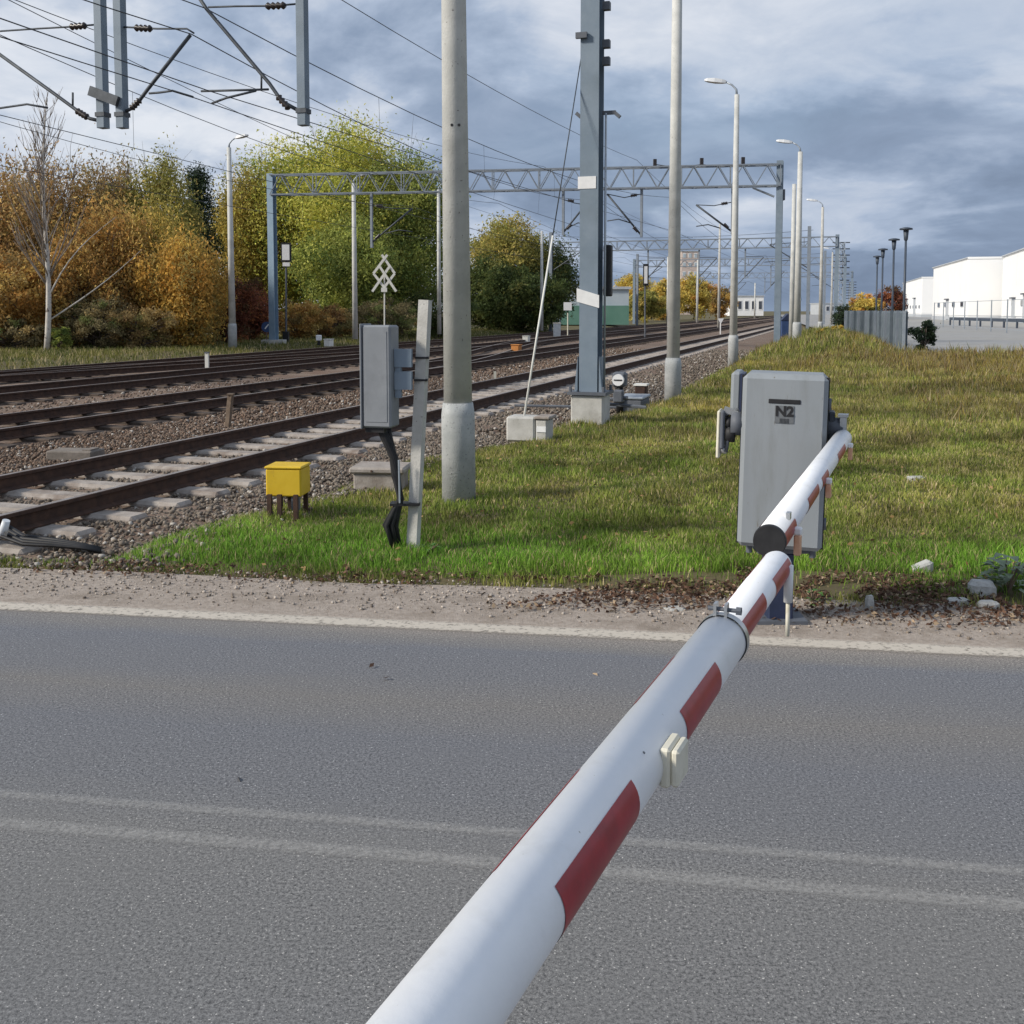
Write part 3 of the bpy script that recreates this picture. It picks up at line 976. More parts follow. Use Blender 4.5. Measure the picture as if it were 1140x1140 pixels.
def leaf_tris(C, size, colr, vert=1.0):
    n = len(C)
    a = RNG.normal(size=(n, 3)); a[:, 2] *= vert
    a /= np.linalg.norm(a, axis=1)[:, None]
    b = RNG.normal(size=(n, 3))
    b -= a * (a * b).sum(1)[:, None]; b /= np.linalg.norm(b, axis=1)[:, None]
    a = a * size[:, None] * 1.15; b = b * size[:, None] * 0.7
    V = np.stack([C - a - b * .55, C - a * .2 + b, C + a - b * .2], 1).reshape(-1, 3)
    return V, np.arange(3 * n).reshape(n, 3), np.repeat(colr, 3, 0)


def leaf_litter():
    Ps, Cs, Ss = [], [], []
    for r0, r1, s0, s1, n in ((2.6, 4.2, 0.30, 1.1, 3000), (4.0, 6.2, 0.25, 1.45, 6500), (-1.5, 2.6, 0.62, 1.05, 1500), (-3.2, -1.5, 0.68, 1.0, 350), (-2, 6, -3.5, -0.2, 26)):
        r = RNG.uniform(r0, r1, n); s = s0 + (s1 - s0) * RNG.beta(2.2, 1.6, n)
        P = np.stack([RE.x + RD.x * r + RN.x * s, RE.y + RD.y * r + RN.y * s, np.zeros(n)], 1)
        k = noise2(P[:, 0], P[:, 1], 4.5, 51) > -0.25
        P = P[k]; m = len(P)
        P[:, 2] = np.maximum(gh(P[:, 0], P[:, 1]), -0.006) + RNG.uniform(0.004, 0.03, m)
        rr = RNG.random((m, 1))
        c = np.where(rr < 0.5, np.array([[0.15, 0.085, 0.055]]), np.where(rr < 0.82, np.array([[0.085, 0.05, 0.035]]), np.array([[0.36, 0.27, 0.18]]))) * RNG.uniform(0.6, 1.3, (m, 1))
        Ps.append(P); Cs.append(c); Ss.append(RNG.uniform(0.007, 0.02, m))
    n = 500
    x = RNG.uniform(-2.5, 4.5, n); y = RNG.uniform(6, 12, n)
    o = x * NV.x + y * NV.y
    k = o > -4
    P = np.stack([x, y, gh(x, y) + 0.05], 1)[k]
    Ps.append(P); Cs.append(np.tile([[0.30, 0.2, 0.09]], (len(P), 1)) * RNG.uniform(0.6, 1.3, (len(P), 1))); Ss.append(RNG.uniform(0.012, 0.025, len(P)))
    V, Fc, c = leaf_quads(np.concatenate(Ps), np.concatenate(Ss), np.concatenate(Cs), 0.45)
    ob = link('fallen_leaves', np_mesh('fallen_leaves', V, Fc, 'litter', c))
    tag(ob, 'brown fallen leaves along the edge of the road shoulder', 'leaves', kind='stuff')


leaf_litter()


# ================================================================== TREES
PAL = {
    'orange': [((0.558, 0.340, 0.109), 4), ((0.483, 0.266, 0.082), 3), ((0.624, 0.444, 0.142), 3), ((0.334, 0.239, 0.098), 3)],
    'rust': [((0.475, 0.300, 0.119), 4), ((0.360, 0.206, 0.082), 3), ((0.568, 0.393, 0.155), 3), ((0.310, 0.258, 0.104), 3)],
    'brown': [((0.411, 0.297, 0.132), 4), ((0.319, 0.215, 0.102), 3), ((0.525, 0.391, 0.164), 3), ((0.277, 0.257, 0.102), 2)],
    'gold': [((0.62, 0.40, 0.10), 4), ((0.55, 0.31, 0.075), 3), ((0.62, 0.46, 0.12), 2), ((0.36, 0.28, 0.09), 3)],
    'olive': [((0.335, 0.314, 0.088), 4), ((0.453, 0.388, 0.109), 3), ((0.241, 0.241, 0.069), 2), ((0.522, 0.404, 0.125), 1)],
    'gold_olive': [((0.498, 0.390, 0.099), 4), ((0.405, 0.340, 0.092), 3), ((0.589, 0.417, 0.105), 2), ((0.263, 0.242, 0.070), 2)],
    'dark': [((0.035, 0.057, 0.028), 4), ((0.049, 0.075, 0.039), 3), ((0.025, 0.040, 0.023), 2)],
    'yellowgreen': [((0.557, 0.538, 0.114), 4), ((0.432, 0.461, 0.100), 4), ((0.662, 0.595, 0.143), 3), ((0.240, 0.298, 0.067), 2)],
    'green': [((0.291, 0.334, 0.087), 4), ((0.386, 0.419, 0.102), 3), ((0.505, 0.505, 0.129), 2), ((0.160, 0.214, 0.058), 3)],
    'darkgreen': [((0.092, 0.126, 0.041), 4), ((0.136, 0.163, 0.050), 3), ((0.195, 0.195, 0.061), 1), ((0.062, 0.089, 0.033), 2)],
    'yellow': [((0.661, 0.493, 0.120), 4), ((0.558, 0.450, 0.112), 3), ((0.402, 0.366, 0.101), 2), ((0.629, 0.364, 0.099), 1)],
    'redbrown': [((0.241, 0.085, 0.051), 4), ((0.182, 0.070, 0.047), 3), ((0.361, 0.138, 0.060), 2), ((0.148, 0.092, 0.047), 2)],
    'drab': [((0.259, 0.215, 0.114), 4), ((0.195, 0.165, 0.086), 3), ((0.197, 0.226, 0.081), 2), ((0.383, 0.283, 0.124), 1)],
}


def limb(mb, a, b, r0, r1, bend, n=5):
    pts, rs = [], []
    side = Vector((random.uniform(-1, 1), random.uniform(-1, 1), random.uniform(-0.2, 0.6))) * bend
    for i in range(n):
        f = i / (n - 1)
        pts.append(a.lerp(b, f) + side * math.sin(f * math.pi))
        rs.append(r0 + (r1 - r0) * f)
    mb.tube(pts, rs, 5, True)
    return pts


def tree(name, label, cat, px, Y, top, half, pal, shape='round', nleaf=6500, leaf=0.15, low=0.2, group=None, bark='bark', sparse=1.0, base=None, twigs=0, feather=False):
    b = AT(px, 380, Y)
    b.z = gz(b) - 0.05
    H = AT(px, top, Y).z - b.z
    R = 1.1 * half / F_PX * Y
    if leaf > 0.085:
        leaf *= 0.52
        nleaf = int(nleaf * 4.0)
    root = thing(name, label, cat, b, group)
    mb = MB()
    tr = max(0.05, 0.016 * H + 0.02)
    if base == 'multi':
        stems = [Vector((random.uniform(-.35, .35) * R, random.uniform(-.3, .3) * R, 0)) for _ in range(4)]
    else:
        stems = [Vector((0, 0, 0))]
    tops = []
    for s in stems:
        lean = Vector((random.uniform(-.06, .06) * H, random.uniform(-.06, .06) * H, H * (0.86 if len(stems) == 1 else random.uniform(.6, .85))))
        tops.append((b + s * 0.3, b + s + lean))
        limb(mb, b + s * 0.3, b + s + lean, tr * (1 if len(stems) == 1 else .6), tr * 0.18, 0.03 * H, 7)
    # clumps
    ncl = max(14, int(nleaf / (60 if feather else 110)))
    cl = []
    while len(cl) < ncl:
        v = Vector((random.gauss(0, 1), random.gauss(0, 1), random.gauss(0, 1))).normalized()
        rad = random.uniform(0.35, 1.0) ** 0.6
        if shape == 'cone':
            f = random.uniform(low, 1.0) ** 0.9
            w = (1.02 - f) / (1.02 - low)
            an = random.uniform(0, 6.28)
            p = Vector((math.cos(an) * R * w * rad, math.sin(an) * R * w * rad, f * H))
        else:
            zc = (1 + low) / 2 * H
            p = Vector((v.x * R * rad, v.y * R * rad, zc + v.z * (1 - low) / 2 * H * rad))
            if shape == 'tall':
                p.x *= 0.82 + 0.18 * math.sin(p.z * 1.7 + px); p.y *= 0.85
            wv = 1 + 0.26 * math.sin(3.1 * math.atan2(v.y, v.x) + px) + 0.14 * math.sin(5 * v.z + px * 0.7)
            p.x *= wv; p.y *= wv
            if p.z > 0.72 * H:
                p.z -= random.random() ** 2 * 0.10 * H
        cl.append(p)
    cl = np.array([tuple(p) for p in cl])
    # limbs to some of the clumps
    idx = RNG.choice(len(cl), min(len(cl), 46), replace=False)
    for i in idx:
        c = b + Vector(cl[i])
        a0, a1 = random.choice(tops)
        f = min(0.92, max(0.12, (cl[i][2] / H) * random.uniform(0.45, 0.8)))
        limb(mb, a0.lerp(a1, f), c, tr * (1 - f) * 0.5 + 0.012, 0.010, 0.05 * R, 5)
    for k in range(twigs):
        an = random.uniform(0, 6.28); rr = R * random.uniform(0.1, 0.9)
        p0 = b + Vector((math.cos(an) * rr * .7, math.sin(an) * rr * .7, H * random.uniform(.55, .85)))
        hh = H * random.uniform(.10, .26)
        p1 = p0 + Vector((math.cos(an) * random.uniform(.1, .35) * hh, math.sin(an) * .3 * hh, hh))
        qs = limb(mb, p0, p1, 0.018, 0.006, 0.10, 5)
        for j in range(4):
            g = qs[random.choice((1, 2, 3))]
            limb(mb, g, g + Vector((random.uniform(-.3, .3) * hh, random.uniform(-.3, .3) * hh, hh * random.uniform(.25, .5))), 0.009, 0.004, 0.05, 3)
    mb.build('trunk', bark, root, True)
    if nleaf:
        per = max(8, int(nleaf / ncl * sparse))
        C = np.repeat(cl, per, 0)
        sig = RNG.uniform(0.13, 0.24, (ncl, 1)) * min(R, H * .35) * 0.95
        C = C + RNG.normal(size=C.shape) * np.repeat(sig, per, 0) * (np.array([[0.62, 0.62, 1.7]]) if feather else np.array([[1, 1, 0.7]]))
        C[:, 2] = np.maximum(C[:, 2], 0.08 + 0.1 * RNG.random(len(C)))
        p = PAL[pal]
        wts = np.array([w for _, w in p], float); wts /= wts.sum()
        cols = np.array([c for c, _ in p])
        cc = cols[RNG.choice(len(p), ncl, p=wts)] * RNG.uniform(0.75, 1.25, (ncl, 1))
        colr = np.repeat(cc, per, 0) * RNG.uniform(0.65, 1.35, (len(C), 1))
        V, Fc, c = leaf_tris(C, leaf * RNG.uniform(0.5, 1.4, len(C)), colr, 1.6 if feather else 1.0)
        link('crown', np_mesh('crown', V, Fc, 'leafs', c), root)
    return root


GT = 'autumn trees beyond the tracks'
tree('autumn_tree', 'orange brown tree at the left edge of the photo', 'tree', -2, 49, 186, 54, 'rust', low=0.12, group=GT, twigs=22, nleaf=7000, feather=True)
tree('autumn_tree', 'tall brown tree directly behind the bare pale birch trunk', 'tree', 50, 54, 182, 50, 'rust', low=0.15, group=GT, twigs=34, nleaf=6000, feather=True)
tree('autumn_tree', 'olive brown twiggy tree just right of the bare birch', 'tree', 104, 56, 182, 46, 'brown', low=0.2, group=GT, twigs=44, nleaf=4600, feather=True)
tree('autumn_tree', 'tall rusty brown tree left of the olive green crown', 'tree', 138, 58, 180, 34, 'rust', low=0.2, group=GT, twigs=36, nleaf=4600, feather=True)
tree('autumn_tree', 'olive green tree rising left of the dark pine', 'tree', 181, 57, 174, 38, 'olive', low=0.25, group=GT, twigs=18, nleaf=6000, feather=True)
tree('pine_tree', 'dark green pine between the olive tree and the lamp post', 'tree', 224, 62, 190, 33, 'dark', low=0.2, shape='cone', nleaf=5200, leaf=0.13, group=GT)
tree('autumn_tree', 'yellow orange tree in the middle of the left tree line', 'tree', 122, 49, 232, 48, 'orange', low=0.1, group=GT, nleaf=5600, twigs=10, feather=True)
tree('autumn_tree', 'mustard yellow tree left of the golden maple', 'tree', 170, 51, 232, 40, 'gold_olive', low=0.1, group=GT, nleaf=4800, feather=True)
tree('maple_tree', 'golden orange maple beside the pale lamp post', 'tree', 206, 48, 268, 42, 'gold', low=0.04, group=GT, nleaf=7000, base='multi', feather=True)
tree('autumn_tree', 'low orange tree at the foot of the left edge', 'tree', 20, 46, 276, 50, 'orange', low=0.06, group=GT, nleaf=5200, base='multi')
tree('autumn_tree', 'small orange brown tree behind the birch foot', 'tree', 84, 47, 272, 40, 'orange', low=0.08, group=GT, nleaf=3600, base='multi', feather=True)
tree('autumn_tree', 'rusty tree just beyond the left end of the tree line', 'tree', -92, 49, 190, 50, 'rust', low=0.1, group=GT, nleaf=4500, twigs=10, feather=True)
tree('autumn_tree', 'orange tree outermost of the left tree line', 'tree', -170, 50, 200, 52, 'orange', low=0.1, group=GT, nleaf=4500, feather=True)
GS = 'shrubs along the far side of the tracks'
tree('shrub', 'drab olive shrub at the far left under the orange tree', 'shrub', 8, 44.5, 352, 34, 'drab', low=0.02, group=GS, nleaf=2200, leaf=0.1, base='multi')
tree('shrub', 'small bright green bush at the foot of the birch', 'shrub', 67, 44, 362, 10, 'green', low=0.02, group=GS, nleaf=700, leaf=0.09, base='multi')
tree('shrub', 'dark brown thicket shrub between birch and golden maple', 'shrub', 112, 46, 330, 40, 'drab', low=0.02, group=GS, nleaf=3600, leaf=0.1, base='multi')
tree('shrub', 'brownish shrub left of the golden maple foot', 'shrub', 160, 46, 338, 30, 'brown', low=0.02, group=GS, nleaf=2600, leaf=0.1, base='multi')
tree('shrub', 'dark red bush behind the pale lamp post', 'shrub', 252, 52, 300, 22, 'redbrown', low=0.03, group=GS, nleaf=3400, leaf=0.12, base='multi')
tree('shrub', 'red brown thicket between the lamp post and the blue mast', 'shrub', 281, 58, 312, 26, 'redbrown', low=0.02, group=GS, nleaf=3400, leaf=0.12, base='multi')
tree('shrub', 'orange bush just right of the blue lattice mast', 'shrub', 336, 60, 332, 26, 'orange', low=0.02, group=GS, nleaf=2800, leaf=0.12, base='multi')
tree('shrub', 'dark orange bush left of the second lamp post', 'shrub', 374, 62, 338, 22, 'rust', low=0.02, group=GS, nleaf=2400, leaf=0.12, base='multi')
tree('shrub', 'dark undergrowth shrub below the great green tree', 'shrub', 430, 64, 332, 36, 'drab', low=0.02, group=GS, nleaf=3000, leaf=0.12, base='multi')
tree('shrub', 'dark green shrub behind the thick concrete pole', 'shrub', 486, 68, 318, 34, 'darkgreen', low=0.02, group=GS, nleaf=3000, leaf=0.13, base='multi')
GB = 'large trees behind the gantry'
tree('deciduous_tree', 'yellow olive tree at the left of the great green group', 'tree', 278, 74, 186, 42, 'gold_olive', low=0.1, group=GB, nleaf=8000, leaf=0.2, shape='tall', twigs=16, feather=True)
tree('deciduous_tree', 'tall yellow green tree behind the blue lattice mast', 'tree', 326, 76, 158, 60, 'yellowgreen', low=0.08, group=GB, nleaf=13000, leaf=0.2, twigs=12)
tree('deciduous_tree', 'tallest yellow green tree above the level crossing sign', 'tree', 396, 74, 136, 66, 'yellowgreen', low=0.08, group=GB, nleaf=15000, leaf=0.2, twigs=14)
tree('deciduous_tree', 'leafy green tree at the right of the great group', 'tree', 446, 73, 164, 50, 'green', low=0.05, group=GB, nleaf=12500, leaf=0.2, twigs=26)
tree('deciduous_tree', 'lower green tree in front of the great yellow group', 'tree', 395, 68, 236, 50, 'green', low=0.05, group=GB, nleaf=9000, leaf=0.19)
GD = 'dark trees right of the concrete pole'
tree('deciduous_tree', 'olive topped dark tree right of the concrete pole', 'tree', 566, 92, 236, 38, 'olive', low=0.1, group=GD, nleaf=7500, leaf=0.22, twigs=14)
tree('deciduous_tree', 'dark green tree behind the white stay rod', 'tree', 604, 94, 262, 32, 'darkgreen', low=0.04, group=GD, nleaf=7000, leaf=0.22, twigs=6)
tree('deciduous_tree', 'dark bushy tree directly beside the concrete pole', 'tree', 545, 88, 282, 32, 'darkgreen', low=0.03, group=GD, nleaf=6500, leaf=0.22)
tree('deciduous_tree', 'low dark tree filling below the olive tree', 'tree', 582, 86, 300, 42, 'darkgreen', low=0.02, group=GD, nleaf=6500, leaf=0.22)
GY = 'small far yellow trees'
tree('deciduous_tree', 'far yellow tree right of the blue mast', 'tree', 704, 175, 302, 20, 'yellow', low=0.05, group=GY, nleaf=3200, leaf=0.36)
tree('deciduous_tree', 'far olive bush below the small signal board', 'tree', 718, 150, 322, 18, 'olive', low=0.02, group=GY, nleaf=2600, leaf=0.32)
tree('deciduous_tree', 'far golden tree left of the tall lamp post', 'tree', 738, 190, 308, 16, 'yellow', low=0.03, group=GY, nleaf=2400, leaf=0.4)
tree('deciduous_tree', 'far golden tree right of the tall lamp post', 'tree', 772, 200, 306, 20, 'yellow', low=0.03, group=GY, nleaf=2800, leaf=0.42)
tree('deciduous_tree', 'far brown yellow tree left of the distant white building', 'tree', 800, 220, 318, 14, 'orange', low=0.03, group=GY, nleaf=1800, leaf=0.42)
tree('deciduous_tree', 'far yellow green tree behind the grey fence', 'tree', 962, 150, 326, 14, 'yellow', low=0.03, group=GY, nleaf=2200, leaf=0.32)
tree('deciduous_tree', 'far reddish tree left of the white warehouse', 'tree', 992, 190, 318, 13, 'redbrown', low=0.05, group=GY, nleaf=1800, leaf=0.36)
tree('shrub', 'yellow weedy bush at the far end of the grass rise', 'shrub', 928, 52, 362, 16, 'yellow', low=0.02, nleaf=1500, leaf=0.07, base='multi')
tree('shrub', 'dark shrub standing at the near end of the grey fence', 'shrub', 1029, 40, 356, 13, 'dark', low=0.02, nleaf=1800, leaf=0.06, base='multi')
tree('shrub', 'dark bush beyond the far end of the grey fence', 'shrub', 938, 80, 338, 10, 'dark', low=0.02, nleaf=1400, leaf=0.1, base='multi')


def bare_birch():
    b = AT(52, 388, 43.6); b.z = gz(b) - 0.05
    H = AT(58, 108, 43.6).z - b.z
    root = thing('birch_tree', 'slender bare pale birch standing in front of the left tree line', 'tree', b)
    mb = MB()
    topp = b + Vector((0.25, 0, H))
    pts = [b.lerp(topp, f) + Vector((0.10 * math.sin(f * 7), 0, 0)) for f in [i / 12 for i in range(13)]]
    mb.tube(pts, [0.125 * (1 - i / 12) ** 0.8 + 0.01 for i in range(13)], 8)
    tr = mb.build('trunk', 'birch_bark', root, True)
    mb = MB()
    for i in range(64):
        f = random.uniform(0.25, 0.95)
        a = pts[int(f * 12)].lerp(pts[min(12, int(f * 12) + 1)], f * 12 % 1)
        an = random.uniform(0, 6.28)
        ln = (1 - f) * random.uniform(1.5, 4.6) + 0.9
        e = a + Vector((math.cos(an) * ln * 0.5, math.sin(an) * ln * 0.5, ln * random.uniform(0.7, 1.1)))
        q = limb(mb, a, e, 0.034 * (1 - f) + 0.009, 0.005, 0.18, 5)
        for j in range(3):
            g = q[random.choice((1, 2, 3))]
            an2 = an + random.uniform(-1.2, 1.2)
            l2 = ln * random.uniform(0.25, 0.5)
            limb(mb, g, g + Vector((math.cos(an2) * l2 * .4, math.sin(an2) * l2 * .4, l2)), 0.012, 0.005, 0.05, 3)
    mb.build('branches', 'twig_bark', root, True)
    mb = MB()
    for dx, dz, f in ((3.9, 3.1, 0.12), (2.8, 3.6, 0.2)):
        a = b + Vector((0.05, 0, H * f))
        limb(mb, a, a + Vector((dx, 0.6, dz)), 0.042, 0.008, 0.35, 8)
    mb.build('branches', 'birch_bark', root, True)


bare_birch()


# ================================================================== BUILDINGS
def warehouse(label, p0, p1, depth, H, doors, group=None, marks=()):
    """facade from p0 (near) to p1 (far); the body lies to its right"""
    p0 = Vector((*p0, 0)); p1 = Vector((*p1, 0))
    d = (p1 - p0).normalized(); L = (p1 - p0).length
    n = Vector((d.y, -d.x, 0))
    root = thing('warehouse', label, 'warehouse', p0, group)
    c = (p0 + p1) / 2 + n * (depth / 2)
    MB().box(c + Z3 * (H / 2), (depth, L, H), (n, d, Z3)).build('wall', 'cladding', root)
    MB().box(c + Z3 * (H + 0.15), (depth + 0.3, L + 0.3, 0.3), (n, d, Z3)).build('roof', 'cladding', root)
    # cladding panels with recessed joints
    k = 0
    a = 0.0
    while a + 6 <= L + 0.01:
        q = p0 + d * (a + 3) - n * 0.05
        MB().box(q + Z3 * (H / 2 + 0.4), (0.1, 5.93, H - 1.0), (n, d, Z3)).build('panel', 'cladding', root)
        a += 6
    a = 0.0
    e = p0 - d * 0.05
    while a + 6 <= depth and a < 30:
        MB().box(e + n * (a + 3) + Z3 * (H / 2 + 0.4), (5.93, 0.1, H - 1.0), (n, d, Z3)).build('panel', 'cladding', root)
        a += 6
    MB().box(c + Z3 * 0.35, (depth + 0.2, L + 0.2, 0.7), (n, d, Z3)).build('plinth', 'cladding_grey', root)
    for a in range(4, int(L) - 4, 8):
        wn = MB().box(p0 + d * a - n * 0.12 + Z3 * 2.6, (0.08, 2.6, 0.9), (n, d, Z3)).build('window', 'cladding_grey', root)
        MB().box(p0 + d * a - n * 0.18 + Z3 * 2.6, (0.05, 2.3, 0.65), (n, d, Z3)).build('pane', 'glass_dark', wn)
    MB().box((p0 + p1) / 2 - n * 0.2 + Z3 * (H + 0.18), (0.16, L + 0.1, 0.16), (n, d, Z3)).build('gutter', 'cladding_grey', root)
    for (f, w, h, z) in doors:
        q = p0 + d * (L * f) - n * 0.15
        dr = MB().box(q + Z3 * (z + h / 2), (0.14, w, h), (n, d, Z3)).build('door', 'cladding_grey', root)
        MB().box(q - n * 0.1 + Z3 * (z + h + 0.1), (0.5, w + 0.4, 0.18), (n, d, Z3)).build('canopy', 'grey_dark', dr)
    return root


warehouse('nearest long white warehouse at the right edge of the photo', (53, 95), (70.6, 148), 50, 9.2,
          [(0.5, 1.2, 3.4, 0.2), (0.62, 1.2, 3.4, 0.2), (0.78, 2.5, 3.0, 0.2)])
warehouse('white warehouse block stepping forward left of the nearest one', (67.2, 151.5), (76.6, 187), 40, 9.2, [(0.5, 2.5, 3.2, 0.2)])
warehouse('smallest farthest white warehouse, left of the others', (100.5, 252), (116, 305), 60, 9.6, [(0.3, 5, 4.5, 0.3), (0.7, 5, 4.5, 0.3)])


def far_block(name, label, px0, px1, Y, top, wallm, base_m=None, base_h=0, storeys=0, cols=0, depth=14, pane_m='glass_dark'):
    a = AT(px0, 346, Y); b2 = AT(px1, 346, Y)
    H = AT(px0, top, Y).z
    w = b2.x - a.x
    c = Vector(((a.x + b2.x) / 2, Y + depth / 2, 0))
    root = thing(name, label, 'building', c)
    MB().box(c + Z3 * (H / 2), (w, depth, H)).build('wall', wallm, root)
    MB().box(c + Z3 * (H + 0.15), (w + 0.5, depth + 0.5, 0.3)).build('roof', 'cladding_grey', root)
    if base_m:
        MB().box(Vector((c.x, Y - 0.06, base_h / 2)), (w + 0.02, 0.1, base_h)).build('plinth', base_m, root)
    for i in range(storeys):
        for j in range(cols):
            x = a.x + w * (j + 0.5) / cols
            z = H * (i + 0.55) / storeys
            wn = MB().box(Vector((x, Y - 0.03, z)), (w / cols * 0.55, 0.12, H / storeys * 0.5)).build('window', 'white_plain', root)
            MB().box(Vector((x, Y - 0.1, z)), (w / cols * 0.45, 0.06, H / storeys * 0.4)).build('pane', pane_m, wn)
    return root


far_block('shed', 'grey shed with green lower wall behind the blue mast', 612, 700, 118, 322, 'shed_wall', 'green_panel', 2.2, 0, 0)
far_block('apartment_block', 'far pinkish apartment block behind the golden trees', 758, 777, 420, 280, 'block_wall', None, 0, 7, 3, 16, 'shed_wall')
far_block('white_hall', 'low distant white hall with dark openings beyond the tracks', 812, 850, 330, 330, 'cladding', None, 0, 1, 5, 20)
far_block('far_house', 'tiny distant pale house between the far lamp posts', 918, 944, 420, 338, 'cladding_grey', None, 0, 1, 4, 20)


# ================================================================== POLES AND LAMPS
def lamp_pole(label, base, H, r0, r1, sleeve=None, head=None, head_len=0.85, group='concrete lamp posts along the track', lean=(0, 0), matn='pole_concrete', n=20, up=0.42):
    base = Vector(base)
    base.z = min(gz(base), 0.0) - 0.1
    root = thing('lamp_post', label, 'lamp post', base, group)
    top = Vector((base.x + lean[0], base.y + lean[1], H))
    zs = 0.1
    if sleeve:
        zs = sleeve[0]
        f = (zs - base.z) / (H - base.z)
        m1 = base.lerp(top, f); m2 = base.lerp(top, f + 0.012)
        MB().tube([base, m1, m2], [sleeve[1] * 1.02, sleeve[1], (r0 + sleeve[1]) / 2 * 0.98], n).build('base_sleeve', 'pole_sleeve', root, True)
    f = max(0, (zs - base.z) / (H - base.z))
    MB().tube([base.lerp(top, f), base.lerp(top, (1 + f) / 2), top], [r0, (r0 + r1) / 2, r1], n).build('shaft', matn, root, True)
    if head is not None:
        d = Vector(head).normalized()
        p = [top + Z3 * -0.05, top + Z3 * 0.16 + d * 0.02, top + Z3 * (up * 0.75) + d * 0.16, top + Z3 * up + d * 0.36]
        MB().tube(p, [r1 * .55, 0.035, 0.03, 0.028], 8).build('arm', 'galv', root, True)
        sd = d.cross(Z3)
        hp = top + Z3 * up + d * 0.34
        e = (d + Z3 * 0.12).normalized()
        up2 = sd.cross(e)
        q = []
        for (x, w, h0, h1) in ((0, 0.05, -.04, .04), (0.12, 0.10, -.05, .06), (0.35, 0.14, -.05, .08), (0.58, 0.12, -.03, .07), (0.68, 0.05, -.01, .04)):
            q.append((hp + e * x, w, h0, h1))
        mb = MB()
        for (c, w, h0, h1) in q:
            mb.v += [c - sd * w + up2 * h0, c + sd * w + up2 * h0, c + sd * w * .8 + up2 * h1, c - sd * w * .8 + up2 * h1]
        for i in range(len(q) - 1):
            for k in range(4):
                mb.f.append((4 * i + k, 4 * i + (k + 1) % 4, 4 * i + 4 + (k + 1) % 4, 4 * i + 4 + k))
        mb.f += [(3, 2, 1, 0), tuple(range(4 * len(q) - 4, 4 * len(q)))]
        mb.build('lamp_head', 'lantern', root)
    return root


LEFT = -NV
big = lamp_pole('thick grey concrete pole standing in the grass left of centre', G(511, 553), 8.7, 0.122, 0.078, (0.71, 0.143), LEFT, lean=(-0.06, 0), n=32)
rt = root_of(big)
mb = MB()
for px, py in ((503, 139), (511, 139), (507, 306)):
    p = AT(px, py, 8.74 - 0.108)
    mb.tube([p, p + Vector((0, 0.03, 0))], 0.012, 8)
mb.build('bolt_hole', 'black', big)
lamp_pole('slim tall concrete pole right of the blue mast', G(749, 440), 8.9, 0.125, 0.085, (0.60, 0.158), LEFT, n=24)
lamp_pole('concrete lamp post with its head in view, behind the slim tall pole', G(816, 402), 8.35, 0.125, 0.075, (0.72, 0.16), LEFT)
lamp_pole('concrete lamp post right of the gantry end, second lamp head in view', AT(887, 380, 44.5), 8.4, 0.15, 0.1, (1.0, 0.19), LEFT)
lamp_pole('headless concrete pole close behind the second lamp post', AT(881, 380, 47.5), 7.4, 0.13, 0.09, None, None)
lamp_pole('farther pale lamp post with white head left of the fence', AT(913, 375, 66), 8.2, 0.13, 0.08, (0.8, 0.17), LEFT, matn='concrete')
lamp_pole('distant lamp post farthest along the row', AT(925, 372, 118), 8.3, 0.13, 0.09, None, LEFT, matn='concrete')
GL = 'lamp posts beyond the tracks'
lamp_pole('pale lamp post beyond the tracks beside the golden maple', G(259, 384.5), 9.05, 0.16, 0.10, (0.9, 0.2), NV, group=GL)
lamp_pole('pale lamp post in front of the great green tree', G(395.5, 379.5), 8.3, 0.15, 0.10, None, NV, group=GL)
lamp_pole('thin lamp post in front of the dark trees', AT(603, 370, 78), 7.6, 0.13, 0.09, None, None, group=GL)
lamp_pole('lamp post half hidden behind the thick concrete pole', AT(489, 372, 66), 9.3, 0.14, 0.1, None, NV, group=GL)
lamp_pole('far lamp post in the gold trees left of the tall pole', AT(743, 366, 120), 7.9, 0.13, 0.1, None, None, group=GL)
lamp_pole('far lamp post in the gold trees right of the tall pole', AT(776, 364, 130), 8.0, 0.14, 0.1, None, None, group=GL)
lamp_pole('white far lamp post between the tracks left of the first lamp', AT(800, 362, 92), 9.3, 0.13, 0.09, None, None, group=GL, matn='concrete')
lamp_pole('very distant lamp post beside the low white hall', AT(840, 356, 200), 7.0, 0.16, 0.12, None, None, group=GL)


def park_lamp(label, px, top, H=5.0):
    Y = (H - CAM_H) * F_PX / (HORIZON - top)
    b = AT(px, 360, Y); b.z = 0
    root = thing('park_lamp', label, 'lamp post', b, 'dark disc topped lamps behind the fence')
    MB().tube([b, b + Z3 * (H - .55)], [0.06, 0.045], 10).build('post', 'lamp_dark', root, True)
    MB().tube([b + Z3 * (H - .55), b + Z3 * (H - .5), b + Z3 * (H - .12)], [0.045, 0.08, 0.11], 12).build('lantern', 'lamp_dark', root, True)
    MB().tube([b + Z3 * (H - .10), b + Z3 * (H - .04), b + Z3 * H], [0.26, 0.25, 0.08], 18).build('cap', 'lamp_dark', root, True)


park_lamp('nearest dark lamp with a flat disc top behind the grey fence', 1006, 254)
park_lamp('second dark disc topped lamp from the right behind the fence', 993, 266)
park_lamp('third dark disc topped lamp from the right behind the fence', 981, 277)
park_lamp('farthest dark disc topped lamp, leftmost of the four', 975, 285)


